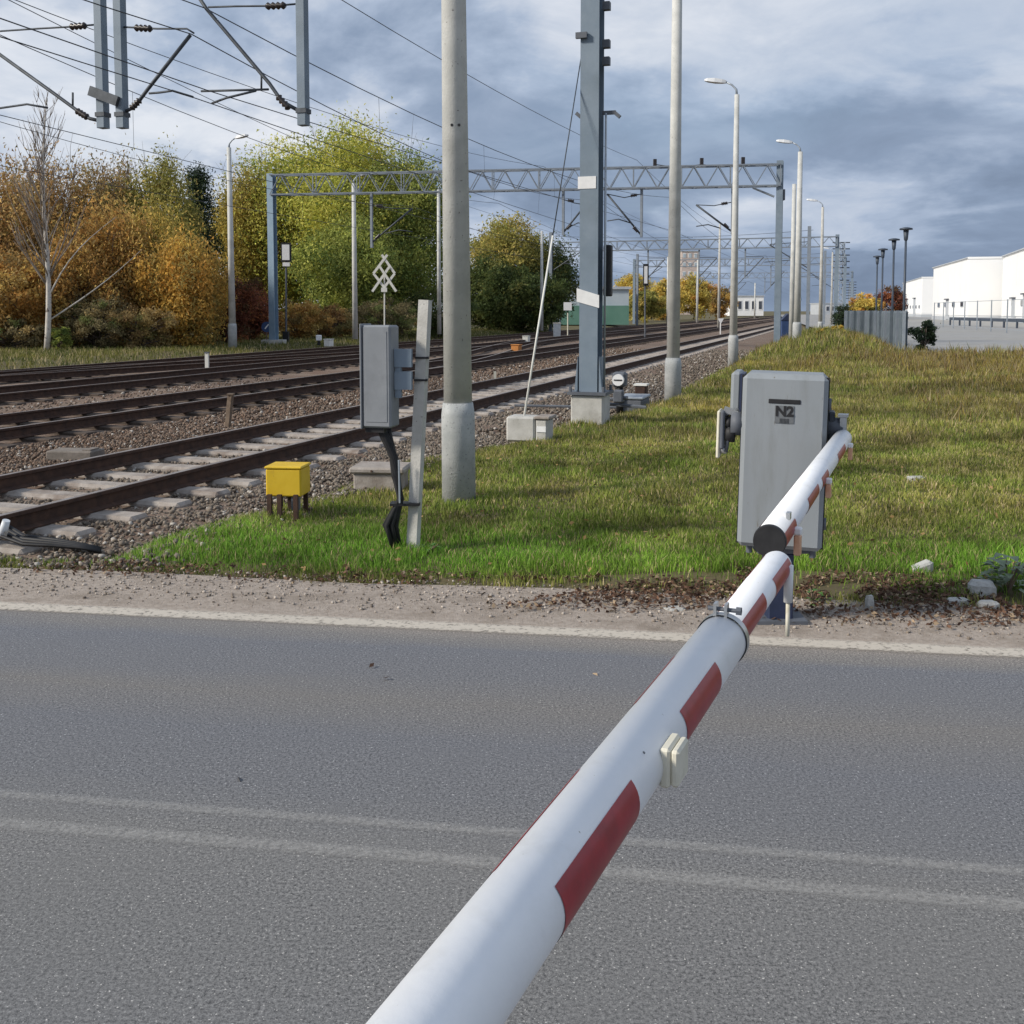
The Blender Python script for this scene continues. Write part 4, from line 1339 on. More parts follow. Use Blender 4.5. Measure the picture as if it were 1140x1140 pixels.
# ================================================================== OVERHEAD LINE GANTRIES
def lattice_beam(root, a, b, ztop, dep, wid, npan, chord, single, m='mast_paint'):
    d = (b - a).normalized()
    side = d.cross(Z3).normalized()
    mb_all = MB()
    for sg in (-1, 1):
        for z in (ztop, ztop - dep):
            off = side * (sg * wid / 2)
            x = MB().bar(Vector((a.x, a.y, z)) + off, Vector((b.x, b.y, z)) + off, chord, chord)
            x.build('chord', m, root)
    for sg in (-1, 1):
        off = side * (sg * wid / 2)
        for i in range(npan):
            p = a.lerp(b, i / npan) + off
            q = a.lerp(b, (i + 1) / npan) + off
            z0, z1 = (ztop - dep, ztop) if i % 2 == 0 else (ztop, ztop - dep)
            x = MB() if (single and sg < 0) else mb_all
            x.bar(Vector((p.x, p.y, z0)), Vector((q.x, q.y, z1)), chord * 0.55, chord * 0.55)
            if i % 4 == 0:
                x.bar(Vector((p.x, p.y, ztop - dep)), Vector((p.x, p.y, ztop)), chord * 0.6, chord * 0.6)
            if x is not mb_all:
                x.build('brace', m, root)
    for i in range(npan):
        p = a.lerp(b, i / npan); q = a.lerp(b, (i + 1) / npan)
        sgn = 1 if i % 2 else -1
        for z in (ztop, ztop - dep):
            mb_all.bar(Vector((p.x, p.y, z)) + side * (sgn * wid / 2), Vector((q.x, q.y, z)) - side * (sgn * wid / 2), chord * 0.5)
    mb_all.build('lattice', m, root)


def h_mast(root, base, z1, w, dpt, m, name='mast', lattice=False):
    z0 = base.z
    c = Vector((base.x, base.y, (z0 + z1) / 2))
    mb = MB()
    if lattice:
        for sg in (-1, 1):
            mb.box(c + NV * (sg * w / 2), (0.09, dpt, z1 - z0), (NV, U, Z3))
        k = int((z1 - z0) / 0.55)
        for i in range(k):
            za = z0 + (z1 - z0) * i / k; zb = z0 + (z1 - z0) * (i + 1) / k
            for dd in (-dpt / 2, dpt / 2):
                s = 1 if i % 2 else -1
                mb.bar(Vector((base.x, base.y, za)) + NV * (s * w / 2) + U * dd, Vector((base.x, base.y, zb)) - NV * (s * w / 2) + U * dd, 0.05)
    else:
        mb.box(c - U * (dpt / 2), (w, 0.022, z1 - z0), (NV, U, Z3))
        mb.box(c + U * (dpt / 2), (w, 0.022, z1 - z0), (NV, U, Z3))
        mb.box(c, (0.014, dpt - 0.022, z1 - z0), (NV, U, Z3))
    return mb.build(name, m, root)


def cantilever(root, hang_top, hang_bot, pts_tie, pts_diag, ins, steady, r=0.03):
    arm = MB().tube(pts_diag, r, 8).build('cantilever', 'galv_dark', root, True)
    mb = MB().tube(pts_tie, r * 0.5, 6)
    mb.build('tie_rod', 'galv_dark', arm, True)
    for (p, q) in ins:
        d = (q - p)
        mb = MB()
        prof = []
        k = 9
        for i in range(k):
            prof.append((p + d * (i / (k - 1)), r * (2.0 if i % 2 else 1.0)))
        mb.tube([a for a, _ in prof], [b for _, b in prof], 10)
        mb.build('insulator', 'insulator', arm, True)
    for st in steady:
        MB().tube(st, r * 0.6, 6).build('steady_arm', 'galv_dark', arm, True)
    return arm


# --- nearest gantry
P1 = Vector((1.13, 14.67, 0))
g1 = thing('catenary_gantry', 'nearest gantry, blue grey steel mast on a concrete block beside the tracks', 'gantry', (P1.x, P1.y, -0.05), 'overhead line gantries')
MB().box((P1.x, P1.y, 0.16), (0.47, 0.47, 0.5), (NV, U, Z3), 0.02).build('foundation', 'concrete', g1)
pl = MB().box((P1.x, P1.y, 0.43), (0.56, 0.56, 0.04), (NV, U, Z3)).build('base_plate', 'grey_dark', g1)
for a in (-.24, .24):
    for b in (-.24, .24):
        MB().tube([P1 + NV * a + U * b + Z3 * .45, P1 + NV * a + U * b + Z3 * .53], 0.022, 6).build('anchor_bolt', 'grey_dark', pl)
m1 = h_mast(g1, Vector((P1.x, P1.y, 0.45)), 9.0, 0.265, 0.30, 'mast_paint')
mb = MB()
for sg in (-1, 1):
    mb.prism([P1 + NV * (sg * .155) + U * .1 + Z3 * .45, P1 + NV * (sg * .20) + U * .1 + Z3 * .45, P1 + NV * (sg * .155) + U * .1 + Z3 * .95], U * -0.26)
mb.build('gusset', 'mast_paint', m1)
fr = -U * (0.15 + 0.016)
bz = AT(648, 203, 14.5).z
MB().box(P1 + fr + Z3 * bz - NV * 0.03, (0.26, 0.006, 0.17), (NV, U, Z3)).build('number_plate', 'white_plain', g1)
bz = AT(655, 331, 14.5).z
mb = MB()
mb.prism([P1 + fr - NV * .17 + Z3 * (bz + .13), P1 + fr + NV * .155 + Z3 * (bz + .03), P1 + fr + NV * .155 + Z3 * (bz - .15), P1 + fr - NV * .17 + Z3 * (bz - .06)], U * -0.006)
mb.build('number_plate', 'white_plain', g1)
for py, dx in ((9, 1), (51, 1), (70, 1)):
    z = AT(660, py, 14.7).z
    MB().box(P1 + NV * 0.2 + Z3 * z, (0.10, 0.1, 0.11), (NV, U, Z3)).build('clamp', 'grey_dark', g1)
z = AT(660, 39, 14.5).z
MB().box(P1 + fr * 1.2 - NV * 0.11 + Z3 * z, (0.16, 0.05, 0.08), (NV, U, Z3)).build('clamp', 'grey_dark', g1)
z = AT(660, 124, 14.5).z
br = MB().bar(P1 + NV * 0.15 + Z3 * z, P1 + NV * 0.34 + Z3 * z, 0.05).bar(P1 + NV * 0.32 + Z3 * z, P1 + NV * 0.40 + Z3 * (z - .07), 0.05).bar(P1 - NV * .15 + Z3 * (z - .05), P1 - NV * .23 + Z3 * (z + .02), 0.05)
br.build('bracket', 'grey_dark', g1)
MB().tube([P1 + NV * 0.21 - U * 0.05 + Z3 * 0.5, P1 + NV * 0.21 - U * 0.05 + Z3 * AT(660, 128, 14.7).z], 0.016, 8).build('cable_pipe', 'galv', g1, True)
z0 = AT(670, 330, 14.7).z; z1 = AT(670, 273, 14.7).z
MB().box(P1 + NV * 0.23 + U * 0.06 + Z3 * ((z0 + z1) / 2), (0.11, 0.14, z1 - z0), (NV, U, Z3), 0.015).build('cable_box', 'black', g1)
B1 = OT(-33, P1.dot(U))
lattice_beam(g1, Vector((P1.x, P1.y, 0)) + NV * .15, B1, 8.9, 0.95, 0.5, 32, 0.09, False)
h_mast(g1, Vector((B1.x, B1.y, -0.3)), 9.0, 0.5, 0.3, 'mast_paint', lattice=True)


def onp1(px, py, dy=0.0):
    return ON(px, py, P1 + U * dy, U)


def hanger(root, a, b, w, ztop=7.95, m='mast_paint'):
    t = Vector((a.x, a.y, ztop + 0.02))
    # keep vertical: use the lower point
    return MB().box(Vector((b.x, b.y, (b.z + ztop) / 2)), (w, w, ztop - b.z), (NV, U, Z3), 0.006).build('hanger', m, root)


hA, hB, hC = onp1(338, 140), onp1(136.5, 143), onp1(115, 143)
for h, w in ((hA, 0.145), (hB, 0.15), (hC, 0.15)):
    hanger(g1, h, h, w)
    MB().box(Vector((h.x, h.y, h.z + 0.22)), (w + .03, w + .03, 0.07), (NV, U, Z3)).build('clamp', 'galv_dark', g1)
p = onp1
cantilever(g1, None, hA, [p(335, 4), p(305, 6.5), p(262, 7), p(232, 8)], [p(334, 124), p(314, 113), p(300, 93), p(230, 10), p(222, -2)],
           [(p(318, 6), p(296, 7)), (p(322, 121), p(309, 107))],
           [[p(224, 101.5), p(262, 100.5), p(299, 99.5)], [p(236, 115), p(252, 109), p(285, 101)], [p(291, 99), p(291, 84)]])
cantilever(g1, None, hB, [p(136, 30), p(175, 32), p(208, 32), p(216, 37)], [p(140, 124), p(150, 119), p(164, 100), p(212, 39)],
           [(p(150, 31), p(169, 32)), (p(146, 121), p(156, 111))],
           [[p(166, 104), p(178, 103), p(192, 101), p(215, 108)]])
cantilever(g1, None, hC, [p(112, 27), p(75, 30), p(40, 32), p(-4, 35)], [p(113, 135), p(100, 132), p(90, 126), p(60, 104), p(-4, 58)],
           [(p(96, 28.5), p(78, 30)), (p(98, 131), p(85, 123))],
           [[p(-4, 121), p(30, 116), p(53, 120)], [p(81, 119), p(81, 103)]])
MB().bar(p(100, 101, -0.12), p(131, 113, -0.12), 0.06, 0.16).build('cross_beam', 'galv_dark', g1)

# --- second gantry
R2 = AT(865, 380, 48.5); R2.z = 0
L2 = AT(305, 381, 52.3); L2.z = 0
D2 = (L2 - R2).normalized()
N2 = Vector((D2.y, -D2.x, 0))
g2 = thing('catenary_gantry', 'lattice beam gantry spanning all tracks with both masts in view', 'gantry', (R2.x, R2.y, -0.1), 'overhead line gantries')
lattice_beam(g2, R2, L2, 8.42, 0.98, 0.5, 44, 0.07, True, 'gantry_grey')
h_mast(g2, Vector((R2.x, R2.y, -0.1)), 8.6, 0.3, 0.3, 'mast_paint')
h_mast(g2, Vector((L2.x, L2.y, -0.2)), 8.5, 0.34, 0.34, 'mast_blue')
MB().box((L2.x, L2.y, -0.05), (1.1, 0.9, 0.35)).build('foundation', 'concrete', g2)


def onp2(px, py, dy=0.0):
    return ON(px, py, R2 + U * dy, N2)


p = onp2
for px, py in ((414, 276), (627, 262), (714, 264), (815, 261)):
    h = p(px, py)
    hanger(g2, h, h, 0.12, 7.46, 'gantry_grey')
for (hx, hy, tipx, tipy, tiey, wirey) in ((414, 270, 459, 232, 232, 258), (627, 259, 652, 228, 226, 250), (714, 262, 676, 216, 220, 246), (815, 258, 775, 228, 229, 252)):
    sgn = 1 if tipx > hx else -1
    cantilever(g2, None, None, [p(hx, tiey - 4), p((hx + tipx) / 2, tiey), p(tipx, tipy)], [p(hx, hy), p(tipx, tipy)],
               [(p(hx + sgn * 5, tiey - 3), p(hx + sgn * 12, tiey - 2)), (p(hx + sgn * 4, hy - 4), p(hx + sgn * 9, hy - 9))],
               [[p(tipx, wirey), p((hx + tipx * 2) / 3, wirey - 2), p((hx * 2 + tipx) / 3, wirey + 2)]], 0.045)
for px in (729, 781, 827):
    q = p(px, 186)
    MB().box((q.x, q.y, 8.62), (0.16, 0.16, 0.36)).build('insulator', 'insulator', g2)
MB().tube([p(729, 183), p(755, 186.5), p(781, 183), p(805, 186), p(827, 183)], 0.02, 5).build('feeder', 'wire', g2)
q = p(870, 217)
MB().box((q.x, q.y, q.z), (0.28, 0.25, 0.5)).build('disconnector', 'grey_dark', g2)
MB().tube([p(838, 209), p(862, 219)], 0.05, 6).build('strut', 'galv', g2)

def lerp_sag2(a, b, sag, n=10):
    return [a.lerp(b, i / n) - Z3 * (sag * 4 * (i / n) * (1 - i / n)) for i in range(n + 1)]


# --- farther gantries
far_g = [('third gantry down the line, lower in view than the lattice one', 101, -0.6, -27.5, 8.5),
         ('fourth gantry down the line, just beneath the third', 138, 0.2, -27.0, 8.4),
         ('fifth gantry, faint and small near the vanishing point', 190, 1.5, -25.5, 8.4)]
for label, t, o1, o2, zt in far_g:
    a, b = OT(o1, t), OT(o2, t)
    g = thing('catenary_gantry', label, 'gantry', (a.x, a.y, -0.1), 'overhead line gantries')
    lattice_beam(g, a, b, zt, 0.9, 0.5, 36, 0.085, False, 'gantry_grey')
    h_mast(g, Vector((a.x, a.y, -.1)), zt + .2, 0.34, 0.3, 'mast_paint')
    h_mast(g, Vector((b.x, b.y, -.3)), zt + .2, 0.34, 0.3, 'mast_paint')
    for oo in (-9.0, -13.4, -18.4):
        h = OT(oo, t, 4.7)
        hanger(g, h, h, 0.14, zt - 0.9, 'gantry_grey')
        MB().tube([h + Z3 * .15, OT(oo + 1.7, t, 6.7)], 0.05, 5).build('cantilever', 'galv_dark', g)
        MB().tube([h + Z3 * 2.1, OT(oo + 1.7, t, 6.75)], 0.03, 5).build('tie_rod', 'galv_dark', g)
for label, o_, t_, H_ in (('slim catenary mast left of the far tracks before the third gantry', -23.6, 84, 8.2), ('slim catenary mast beside the grass rise beyond the gantry', -2.6, 84, 8.2),
                          ('far catenary mast between the third and fourth gantries', -2.0, 122, 8.4), ('far catenary mast across the tracks near the shed', -23.5, 122, 8.4),
                          ('distant catenary mast before the fifth gantry', -1.2, 165, 8.6)):
    b = OT(o_, t_, -0.2)
    g = thing('catenary_mast', label, 'mast', b, 'single catenary masts down the line')
    h_mast(g, b, H_, 0.26, 0.26, 'gantry_grey')
    sg = 1 if o_ < -10 else -1
    MB().tube([OT(o_, t_, 4.9), OT(o_ + sg * 3.0, t_, 6.8)], 0.045, 5).build('cantilever', 'galv_dark', g)
    MB().tube([OT(o_, t_, 7.0), OT(o_ + sg * 3.0, t_, 6.85)], 0.03, 5).build('tie_rod', 'galv_dark', g)
    MB().tube([OT(o_ + sg * 1.2, t_, 5.6), OT(o_ + sg * 3.4, t_, 5.45)], 0.03, 5).build('steady_arm', 'galv_dark', g)
for label, t_, z_ in (('thin cross wire strung between masts before the third gantry', 84, 7.9), ('thin cross wire strung between far masts beyond the third gantry', 122, 8.1)):
    w_ = MB().tube(lerp_sag2(OT(-23.6, t_, z_), OT(-2.3, t_, z_), 0.35), 0.016, 5).build('cross_wire', 'wire', None, True)
    tag(w_, label, 'wire', 'cross wires between masts')
# transmission towers far right of the line
for label, px, Y, top, w in (('far lattice pylon with many short crossarms', 935, 300, 270, 5.0), ('tiny farther pylon right of the lattice one', 947, 500, 314, 5.0)):
    b = AT(px, 346, Y); b.z = 0
    H = AT(px, top, Y).z
    g = thing('pylon', label, 'pylon', b, 'pylons beyond the fence')
    mb = MB()
    for sx in (-1, 1):
        for sy in (-1, 1):
            mb.bar(b + Vector((sx * 1.0, sy * 1.0, 0)), b + Vector((sx * .7, sy * .7, H)), 0.32)
    k = 12
    for i in range(k):
        mb.bar(b + Vector((-1, -1, H * i / k)), b + Vector((1, -1, H * (i + 1) / k)), 0.2)
        mb.bar(b + Vector((1, -1, H * i / k)), b + Vector((-1, -1, H * (i + 1) / k)), 0.2)
    mb.build('tower', 'galv', g)
    for i in range(7):
        z = H * (1 - i * 0.085)
        MB().bar(b + Vector((-w / 2, 0, z)), b + Vector((w / 2, 0, z)), 0.3).build('crossarm', 'galv_dark', g)


# --- wires
def lerp_sag(a, b, sag, n=14):
    out = []
    for i in range(n + 1):
        f = i / n
        p = a.lerp(b, f)
        p = p - Z3 * (sag * 4 * f * (1 - f))
        out.append(p)
    return out


def catenary(label, stations, rm=0.0095, drop=5.5, sag=0.85):
    """stations: list of (contact point, messenger point)"""
    root = thing('overhead_line', label, 'wire', stations[0][0] - Z3 * 0.0, 'overhead contact lines')
    con, mes = [], []
    for i in range(len(stations) - 1):
        (c0, m0), (c1, m1_) = stations[i], stations[i + 1]
        mm = lerp_sag(m0, m1_, min(sag, (m0 - m1_).length * 0.018 + 0.1))
        cc = lerp_sag(c0, c1, 0.05)
        mes += mm if i == 0 else mm[1:]
        con += cc if i == 0 else cc[1:]
        L = (c1 - c0).length
        if (c0 + c1).length / 2 < 75:
            k = max(2, int(L / drop))
            for j in range(1, k):
                f = j / k
                a = m0.lerp(m1_, f) - Z3 * (min(sag, (m0 - m1_).length * 0.018 + 0.1) * 4 * f * (1 - f))
                b = c0.lerp(c1, f) - Z3 * (0.05 * 4 * f * (1 - f))
                MB().tube([a, b], 0.0045, 4).build('dropper', 'wire', root)
    MB().tube(mes, rm, 6).build('messenger_wire', 'wire', root, True)
    MB().tube(con, rm * 0.95, 6).build('contact_wire', 'wire', root, True)


def st(o, t, hc=5.35, hm=6.9):
    return (OT(o, t, hc), OT(o, t, hm))


t1 = P1.dot(U)
t2 = (R2 + (L2 - R2) * 0.4).dot(U)
tail = [(101, 0), (138, 0), (190, 0), (300, 0)]
q1 = onp1
catenary('overhead line over the nearest track, held by the rightmost hanger', [st(-9.9, -12)] + [(q1(232, 101), q1(228, 9))] + [st(-7.7, t2)] + [st(-7.1, t) for t, _ in tail])
catenary('overhead line over the second track, held by the middle hanger', [st(-11.3, -14)] + [(q1(205, 105), q1(213, 38))] + [st(-11.3, t2)] + [st(-11.6, t) for t, _ in tail])
catenary('overhead line over the third track, sloping from the left edge', [st(-15.6, -10), st(-15.4, t1, 5.35, 7.0), st(-16.3, t2)] + [st(-16.2, t) for t, _ in tail])
catenary('overhead line over the farthest track, lowest in the sky', [st(-20.4, -8), st(-20.6, t1), st(-20.9, t2)] + [st(-20.8, t) for t, _ in tail])


def plain_wire(label, pts, r=0.012, sag=0.4):
    out = []
    for i in range(len(pts) - 1):
        s = lerp_sag(pts[i], pts[i + 1], sag)
        out += s if i == 0 else s[1:]
    o = MB().tube(out, r, 6).build('feeder_wire', 'wire', None, True)
    tag(o, label, 'wire', 'bare feeder wires')


plain_wire('bare feeder wire crossing high over the left hangers', [q1(-60, -30), OT(-14.0, t2, 8.6), OT(-14, 101, 8.7)], 0.009, 0.5)
plain_wire('bare feeder wire running right of the upper arm', [OT(-10.2, 2, 8.4), OT(-9.4, t2, 8.7), OT(-9.5, 101, 8.7)], 0.009, 0.6)
plain_wire('bare feeder wire falling from the top left corner', [q1(-10, -10), OT(-18.5, t2, 7.0), OT(-18.5, 101, 7.2)], 0.008, 0.3)


# ================================================================== TRACKSIDE THINGS
def post_sign(name, label, cat, base, parts, group=None):
    root = thing(name, label, cat, base, group)
    for nm, mb, m in parts:
        mb.build(nm, m, root)
    return root


# stay with its anchor block
blk = G(586, 489)
c = blk + U * 0.16
root = thing('anchor_block', 'pale concrete anchor block in the grass left of the mast foot', 'concrete block', blk - Z3 * 0.05)
MB().box(c + Z3 * 0.12 - NV * 0.08, (0.38, 0.32, 0.32), (NV, U, Z3), 0.025).build('block', 'concrete', root)
MB().box(c + Z3 * 0.10 + NV * 0.19, (0.15, 0.3, 0.3), (NV, U, Z3), 0.02).build('block', 'concrete', root)
MB().box(c + Z3 * 0.272 + NV * 0.20, (0.20, 0.34, 0.04), (NV, U, Z3), 0.01).build('lid', 'sleeper_concrete', root)
MB().box(c + Z3 * 0.13 + NV * 0.19 - U * 0.154, (0.12, 0.012, 0.07), (NV, U, Z3)).build('label_plate', 'white_plain', root)
root = thing('mast_stay', 'pale stay rod slanting from the concrete block up to the blue mast', 'stay', c + Z3 * 0.30)
s0 = c + Z3 * 0.26 - NV * 0.08
s1 = P1 - NV * 0.16 + Z3 * AT(650, 60, 14.6).z
s2 = s0.lerp(s1, 0.475)
MB().tube([s0, s2], 0.014, 8).build('rod', 'sign_white', root, True)
MB().tube([s2, s1], 0.008, 6).build('wire', 'galv_dark', root, True)

# point machine, indicator lamp by the mast
b = AT(690, 443, 17.6); b.z = -0.16
root = thing('point_indicator', 'low white point indicator lamp right of the mast foot', 'signal', b)
MB().tube([b, b + Z3 * 0.48], 0.06, 8).build('stem', 'black', root, True)
MB().box(b + Z3 * 0.58, (0.24, 0.22, 0.26), (NV, U, Z3), 0.04).build('lantern', 'grey_dark', root)
hd = b + Z3 * 0.58 - U * 0.11
MB().tube([hd + U * .02, hd - U * 0.06], [0.10, 0.10], 16).build('lens', 'white_plain', root, True)
MB().bar(hd - U * .062 - NV * .07, hd - U * .062 + NV * .07, 0.015, 0.02).build('stripe', 'black', root)
b = AT(706, 440, 17.9); b.z = -0.2
root = thing('point_machine', 'grey point machine with rods on the ballast right of the mast', 'point machine', b)
MB().box(b + Z3 * 0.16, (0.42, 0.7, 0.24), (NV, U, Z3), 0.03).build('housing', 'grey_dark', root)
MB().box(b + Z3 * 0.30, (0.46, 0.74, 0.05), (NV, U, Z3), 0.015).build('lid', 'galv', root)
MB().tube([b + Z3 * .1 - NV * .2, b + Z3 * .08 - NV * 2.2], 0.025, 6).build('rod', 'grey_dark', root)
b = AT(672, 436, 16.6); b.z = 0.1
root = thing('signal_rods', 'tangle of dark operating rods behind the mast foot', 'rods', b)
MB().tube([b - NV * .5, b + NV * .4 + Z3 * .1], 0.03, 6).build('rod', 'grey_dark', root)
MB().tube([b - NV * .4 + U * .2, b + NV * .7 - Z3 * .05], 0.03, 6).build('rod', 'grey_dark', root)
MB().box(b + NV * .25 + Z3 * .12, (0.16, 0.16, 0.2), (NV, U, Z3), 0.02).build('bearing', 'grey_dark', root)
b = G(714, 445)
o = MB().box(b + Z3 * 0.11, (0.2, 0.24, 0.3), (NV, U, Z3), 0.02).build('rusty_box', 'rust')
root = thing('cable_post', 'short brown cable post with pale cap right of the point machine', 'post', b)
o.parent = root; o.location = -b; o.name = 'box'
MB().box(b + Z3 * 0.275, (0.24, 0.28, 0.03), (NV, U, Z3)).build('cap', 'sign_white', root)


# yellow box on rusty legs
b = G(317, 573)
root = thing('yellow_box', 'yellow metal box on short rusty legs in the grass', 'box', b)
YA = (Vector((0.99, -0.1, 0)).normalized(), Vector((0.1, 0.99, 0)).normalized(), Z3)
MB().box(b + Z3 * 0.255 + YA[1] * .1, (0.285, 0.25, 0.22), YA, 0.012).build('body', 'yellow', root)
MB().box(b + Z3 * 0.375 + YA[1] * .1, (0.30, 0.265, 0.022), YA, 0.008).build('lid', 'yellow', root)
for sx in (-.10, -0.02, .11):
    for sy in (-.06, .2):
        MB().box(b + YA[0] * sx + YA[1] * sy + Z3 * 0.06, (0.035, 0.03, 0.22), YA).build('leg', 'rust', root)
MB().box(b + YA[0] * .085 + YA[1] * 0.02 + Z3 * 0.1, (0.06, 0.05, 0.12), YA).build('terminal', 'grey_dark', root)

# cable pit
b = G(414, 544)
root = thing('cable_pit', 'low pale concrete cable pit with overhanging lid behind the junction box', 'cable pit', b)
MB().box(b + Z3 * 0.03 + U * .2, (0.44, 0.34, 0.2), YA, 0.012).build('body', 'sleeper_concrete', root)
MB().box(b + Z3 * 0.16 + U * .2, (0.51, 0.40, 0.06), YA, 0.018).build('lid', 'sleeper_concrete', root)
MB().tube([b + U * .01 + Z3 * .16, b - U * .01 + Z3 * .16], 0.010, 8).build('lifting_eye', 'rust', root)


# junction box on concrete post
pb = G(459, 609)
ptop = AT(473.5, 334, pb.y + 0.02)
root = thing('junction_box_post', 'grey junction box on a leaning concrete post with black cables', 'junction box', pb)
MB().bar(pb - Z3 * 0.1, ptop, 0.072, 0.066).build('post', 'concrete', root)
yb = pb.y - 0.02
ja = math.radians(-14)
JA = (Vector((math.cos(ja), math.sin(ja), 0)), Vector((-math.sin(ja), math.cos(ja), 0)), Z3)
c0 = AT(424, 362, yb); c1 = AT(424, 475, yb)
jc = (c0 + c1) / 2
jh = c0.z - c1.z
bx = MB().box(jc, (0.20, 0.17, jh), JA, 0.012).build('box', 'grey_box', root)
MB().box(jc - JA[0] * 0.107, (0.012, 0.19, jh + 0.02), JA, 0.004).build('door', 'grey_box', bx)
MB().box(jc - JA[0] * 0.119 + JA[1] * -.05, (0.012, 0.02, 0.06), JA).build('handle', 'grey_dark', bx)
MB().box(jc - JA[1] * 0.0865, (0.15, 0.004, jh - 0.08), JA).build('panel', 'grey_box', bx)
for zf in (0.18, -0.04):
    a = jc + JA[0] * 0.10 + Z3 * (jh * zf)
    MB().bar(a, Vector((a.x + 0.115, a.y - 0.01, a.z)), 0.05, 0.12).build('bracket', 'mast_paint', root)
    w = ptop.lerp(pb, (ptop.z - a.z) / (ptop.z - pb.z))
    MB().box(w, (0.09, 0.085, 0.014)).build('strap', 'black', root)
MB().box(jc + JA[0] * 0.125, (0.04, 0.03, jh * 0.42), JA).build('bracket', 'mast_paint', root)
cb = AT(428, 476, yb)
for k in range(7):
    e = pb + Vector((random.uniform(-.10, -.05) - 0.02, random.uniform(-.06, .03), -0.02))
    q0 = cb + Vector((random.uniform(-.03, .03), random.uniform(-.03, .03), 0.02))
    mid = AT(441 + random.uniform(-3, 3), 530, yb - 0.02)
    mid2 = AT(446 + random.uniform(-2, 2), 556, yb - 0.03)
    MB().tube([q0, q0 - Z3 * 0.06, mid.lerp(q0, .45) + Vector((0.02, 0, -.03)), mid, mid2, mid2.lerp(e, .5) + Vector((-.02 - .012 * k, 0, 0)), e], 0.017, 7).build('cable', 'black', root, True)
w = ptop.lerp(pb, 0.82)
MB().box(w - Vector((0.06, 0.02, 0)), (0.20, 0.10, 0.016)).build('strap', 'black', root)
MB().tube([AT(444, 512, yb - .05), AT(445, 560, yb - .055)], 0.007, 6).build('conduit', 'galv', root)
MB().box(AT(420, 474, yb) - Z3 * 0.015, (0.13, 0.1, 0.05), JA).build('gland_plate', 'black', root)

# level crossing cross seen from behind
b = G(428, 380.5)
root = thing('crossing_sign', 'white double crossbuck sign on a thin post before the green tree', 'sign', b)


def sx(x, y):
    return AT(400 + x / 11.4, 270 + y / 11.4, b.y - 0.05)


MB().tube([b - Z3 * .1, sx(318, 395) + Vector((0, .06, 0))], 0.035, 8).build('post', 'sign_white', root)
for a, e, k in (((285, 155), (450, 392), 0), ((355, 155), (180, 392), 1), ((180, 392), (332, 590), 0), ((450, 392), (302, 590), 1), ((165, 622), (382, 308), 2), ((470, 622), (262, 308), 3)):
    MB().bar(sx(*a) + Vector((0, -0.02 * k, 0)), sx(*e) + Vector((0, -0.02 * k, 0)), 0.012, 0.125, Vector((0, 0, 1))).build('board', 'sign_white', root)
MB().box(sx(315, 600), (0.3, 0.08, 0.22)).build('bracket', 'sign_white', root)

# signal with white board left of it
b = G(318.5, 380)
root = thing('signal_board', 'black framed white signal board on a dark post beside the blue mast', 'signal', b)
MB().tube([b - Z3 * .1, AT(318.5, 292, b.y)], 0.05, 8).build('post', 'grey_dark', root)
bt = AT(318.5, 281, b.y - 0.1)
MB().box(bt, (0.52, 0.12, 1.0)).build('frame', 'black', root)
MB().box(bt - Vector((0, 0.075, 0)), (0.38, 0.03, 0.8)).build('board', 'white_plain', root)
MB().box(bt - Z3 * 0.62, (0.36, 0.1, 0.2)).build('lamp', 'white_plain', root)
MB().box(b + Z3 * 0.22, (0.3, 0.3, 0.6)).build('foot', 'black', root)
b = G(297, 381)
root = thing('blue_sign', 'small blue sign on a stick just left of the blue mast', 'sign', b)
MB().tube([b - Z3 * .1, b + Z3 * 0.5], 0.04, 6).build('post', 'wood_post', root)
MB().tube([AT(297, 364, b.y), AT(297, 364, b.y) - Vector((0, .04, 0))], 0.27, 16).build('disc', 'blue_dark', root)
MB().bar(AT(295, 366, b.y - .05), AT(299, 361, b.y - .05), 0.02, 0.06).build('arrow', 'white_plain', root)
b = G(355, 382)
root = thing('dwarf_signal', 'tiny white dwarf signal on the ground beside the farthest track', 'signal', b)
MB().tube([b - Z3 * .1, b + Z3 * 0.12], 0.08, 8).build('stem', 'black', root)
MB().box(b + Z3 * 0.26, (0.26, 0.24, 0.28), b=0.03).build('lantern', 'white_plain', root)
b = G(230.5, 405)
root = thing('marker_post', 'short white marker post between the third and farthest tracks', 'post', b - Z3 * .2)
MB().box(b + Z3 * 0.05, (0.10, 0.10, 0.54)).build('post', 'sign_white', root)
MB().box(b + Z3 * 0.34, (0.13, 0.13, 0.03)).build('cap', 'grey_dark', root)
b = G(253, 461)
root = thing('stake', 'dark leaning wooden stake beside the second track', 'post', b - Z3 * .2)
MB().bar(b - Z3 * .22, b + Vector((0.06, 0, 0.30)), 0.07).build('stake', 'wood_post', root)
MB().box(b + Vector((0.06, 0, 0.31)), (0.10, 0.10, 0.025)).build('cap', 'wood_post', root)
b = G(78, 494)
root = thing('concrete_slab', 'grey concrete slab lying on the brown ballast at the left', 'slab', b - Z3 * .2)
MB().box(b + Vector((0, 0.15, -0.15)), (0.58, 0.34, 0.12), YA, 0.015).build('slab', 'slab_dark', root)
MB().box(b + Vector((0.2, 0.12, -0.083)), (0.1, 0.22, 0.02), YA).build('edge_strip', 'slab_dark', root)
b = G(165, 487)
root = thing('plank', 'thin dark plank lying on the ballast right of the concrete slab', 'plank', b - Z3 * .2)
MB().box(b + Vector((0, 0, -0.17)), (0.75, 0.09, 0.045), YA).build('board', 'wood_post', root)
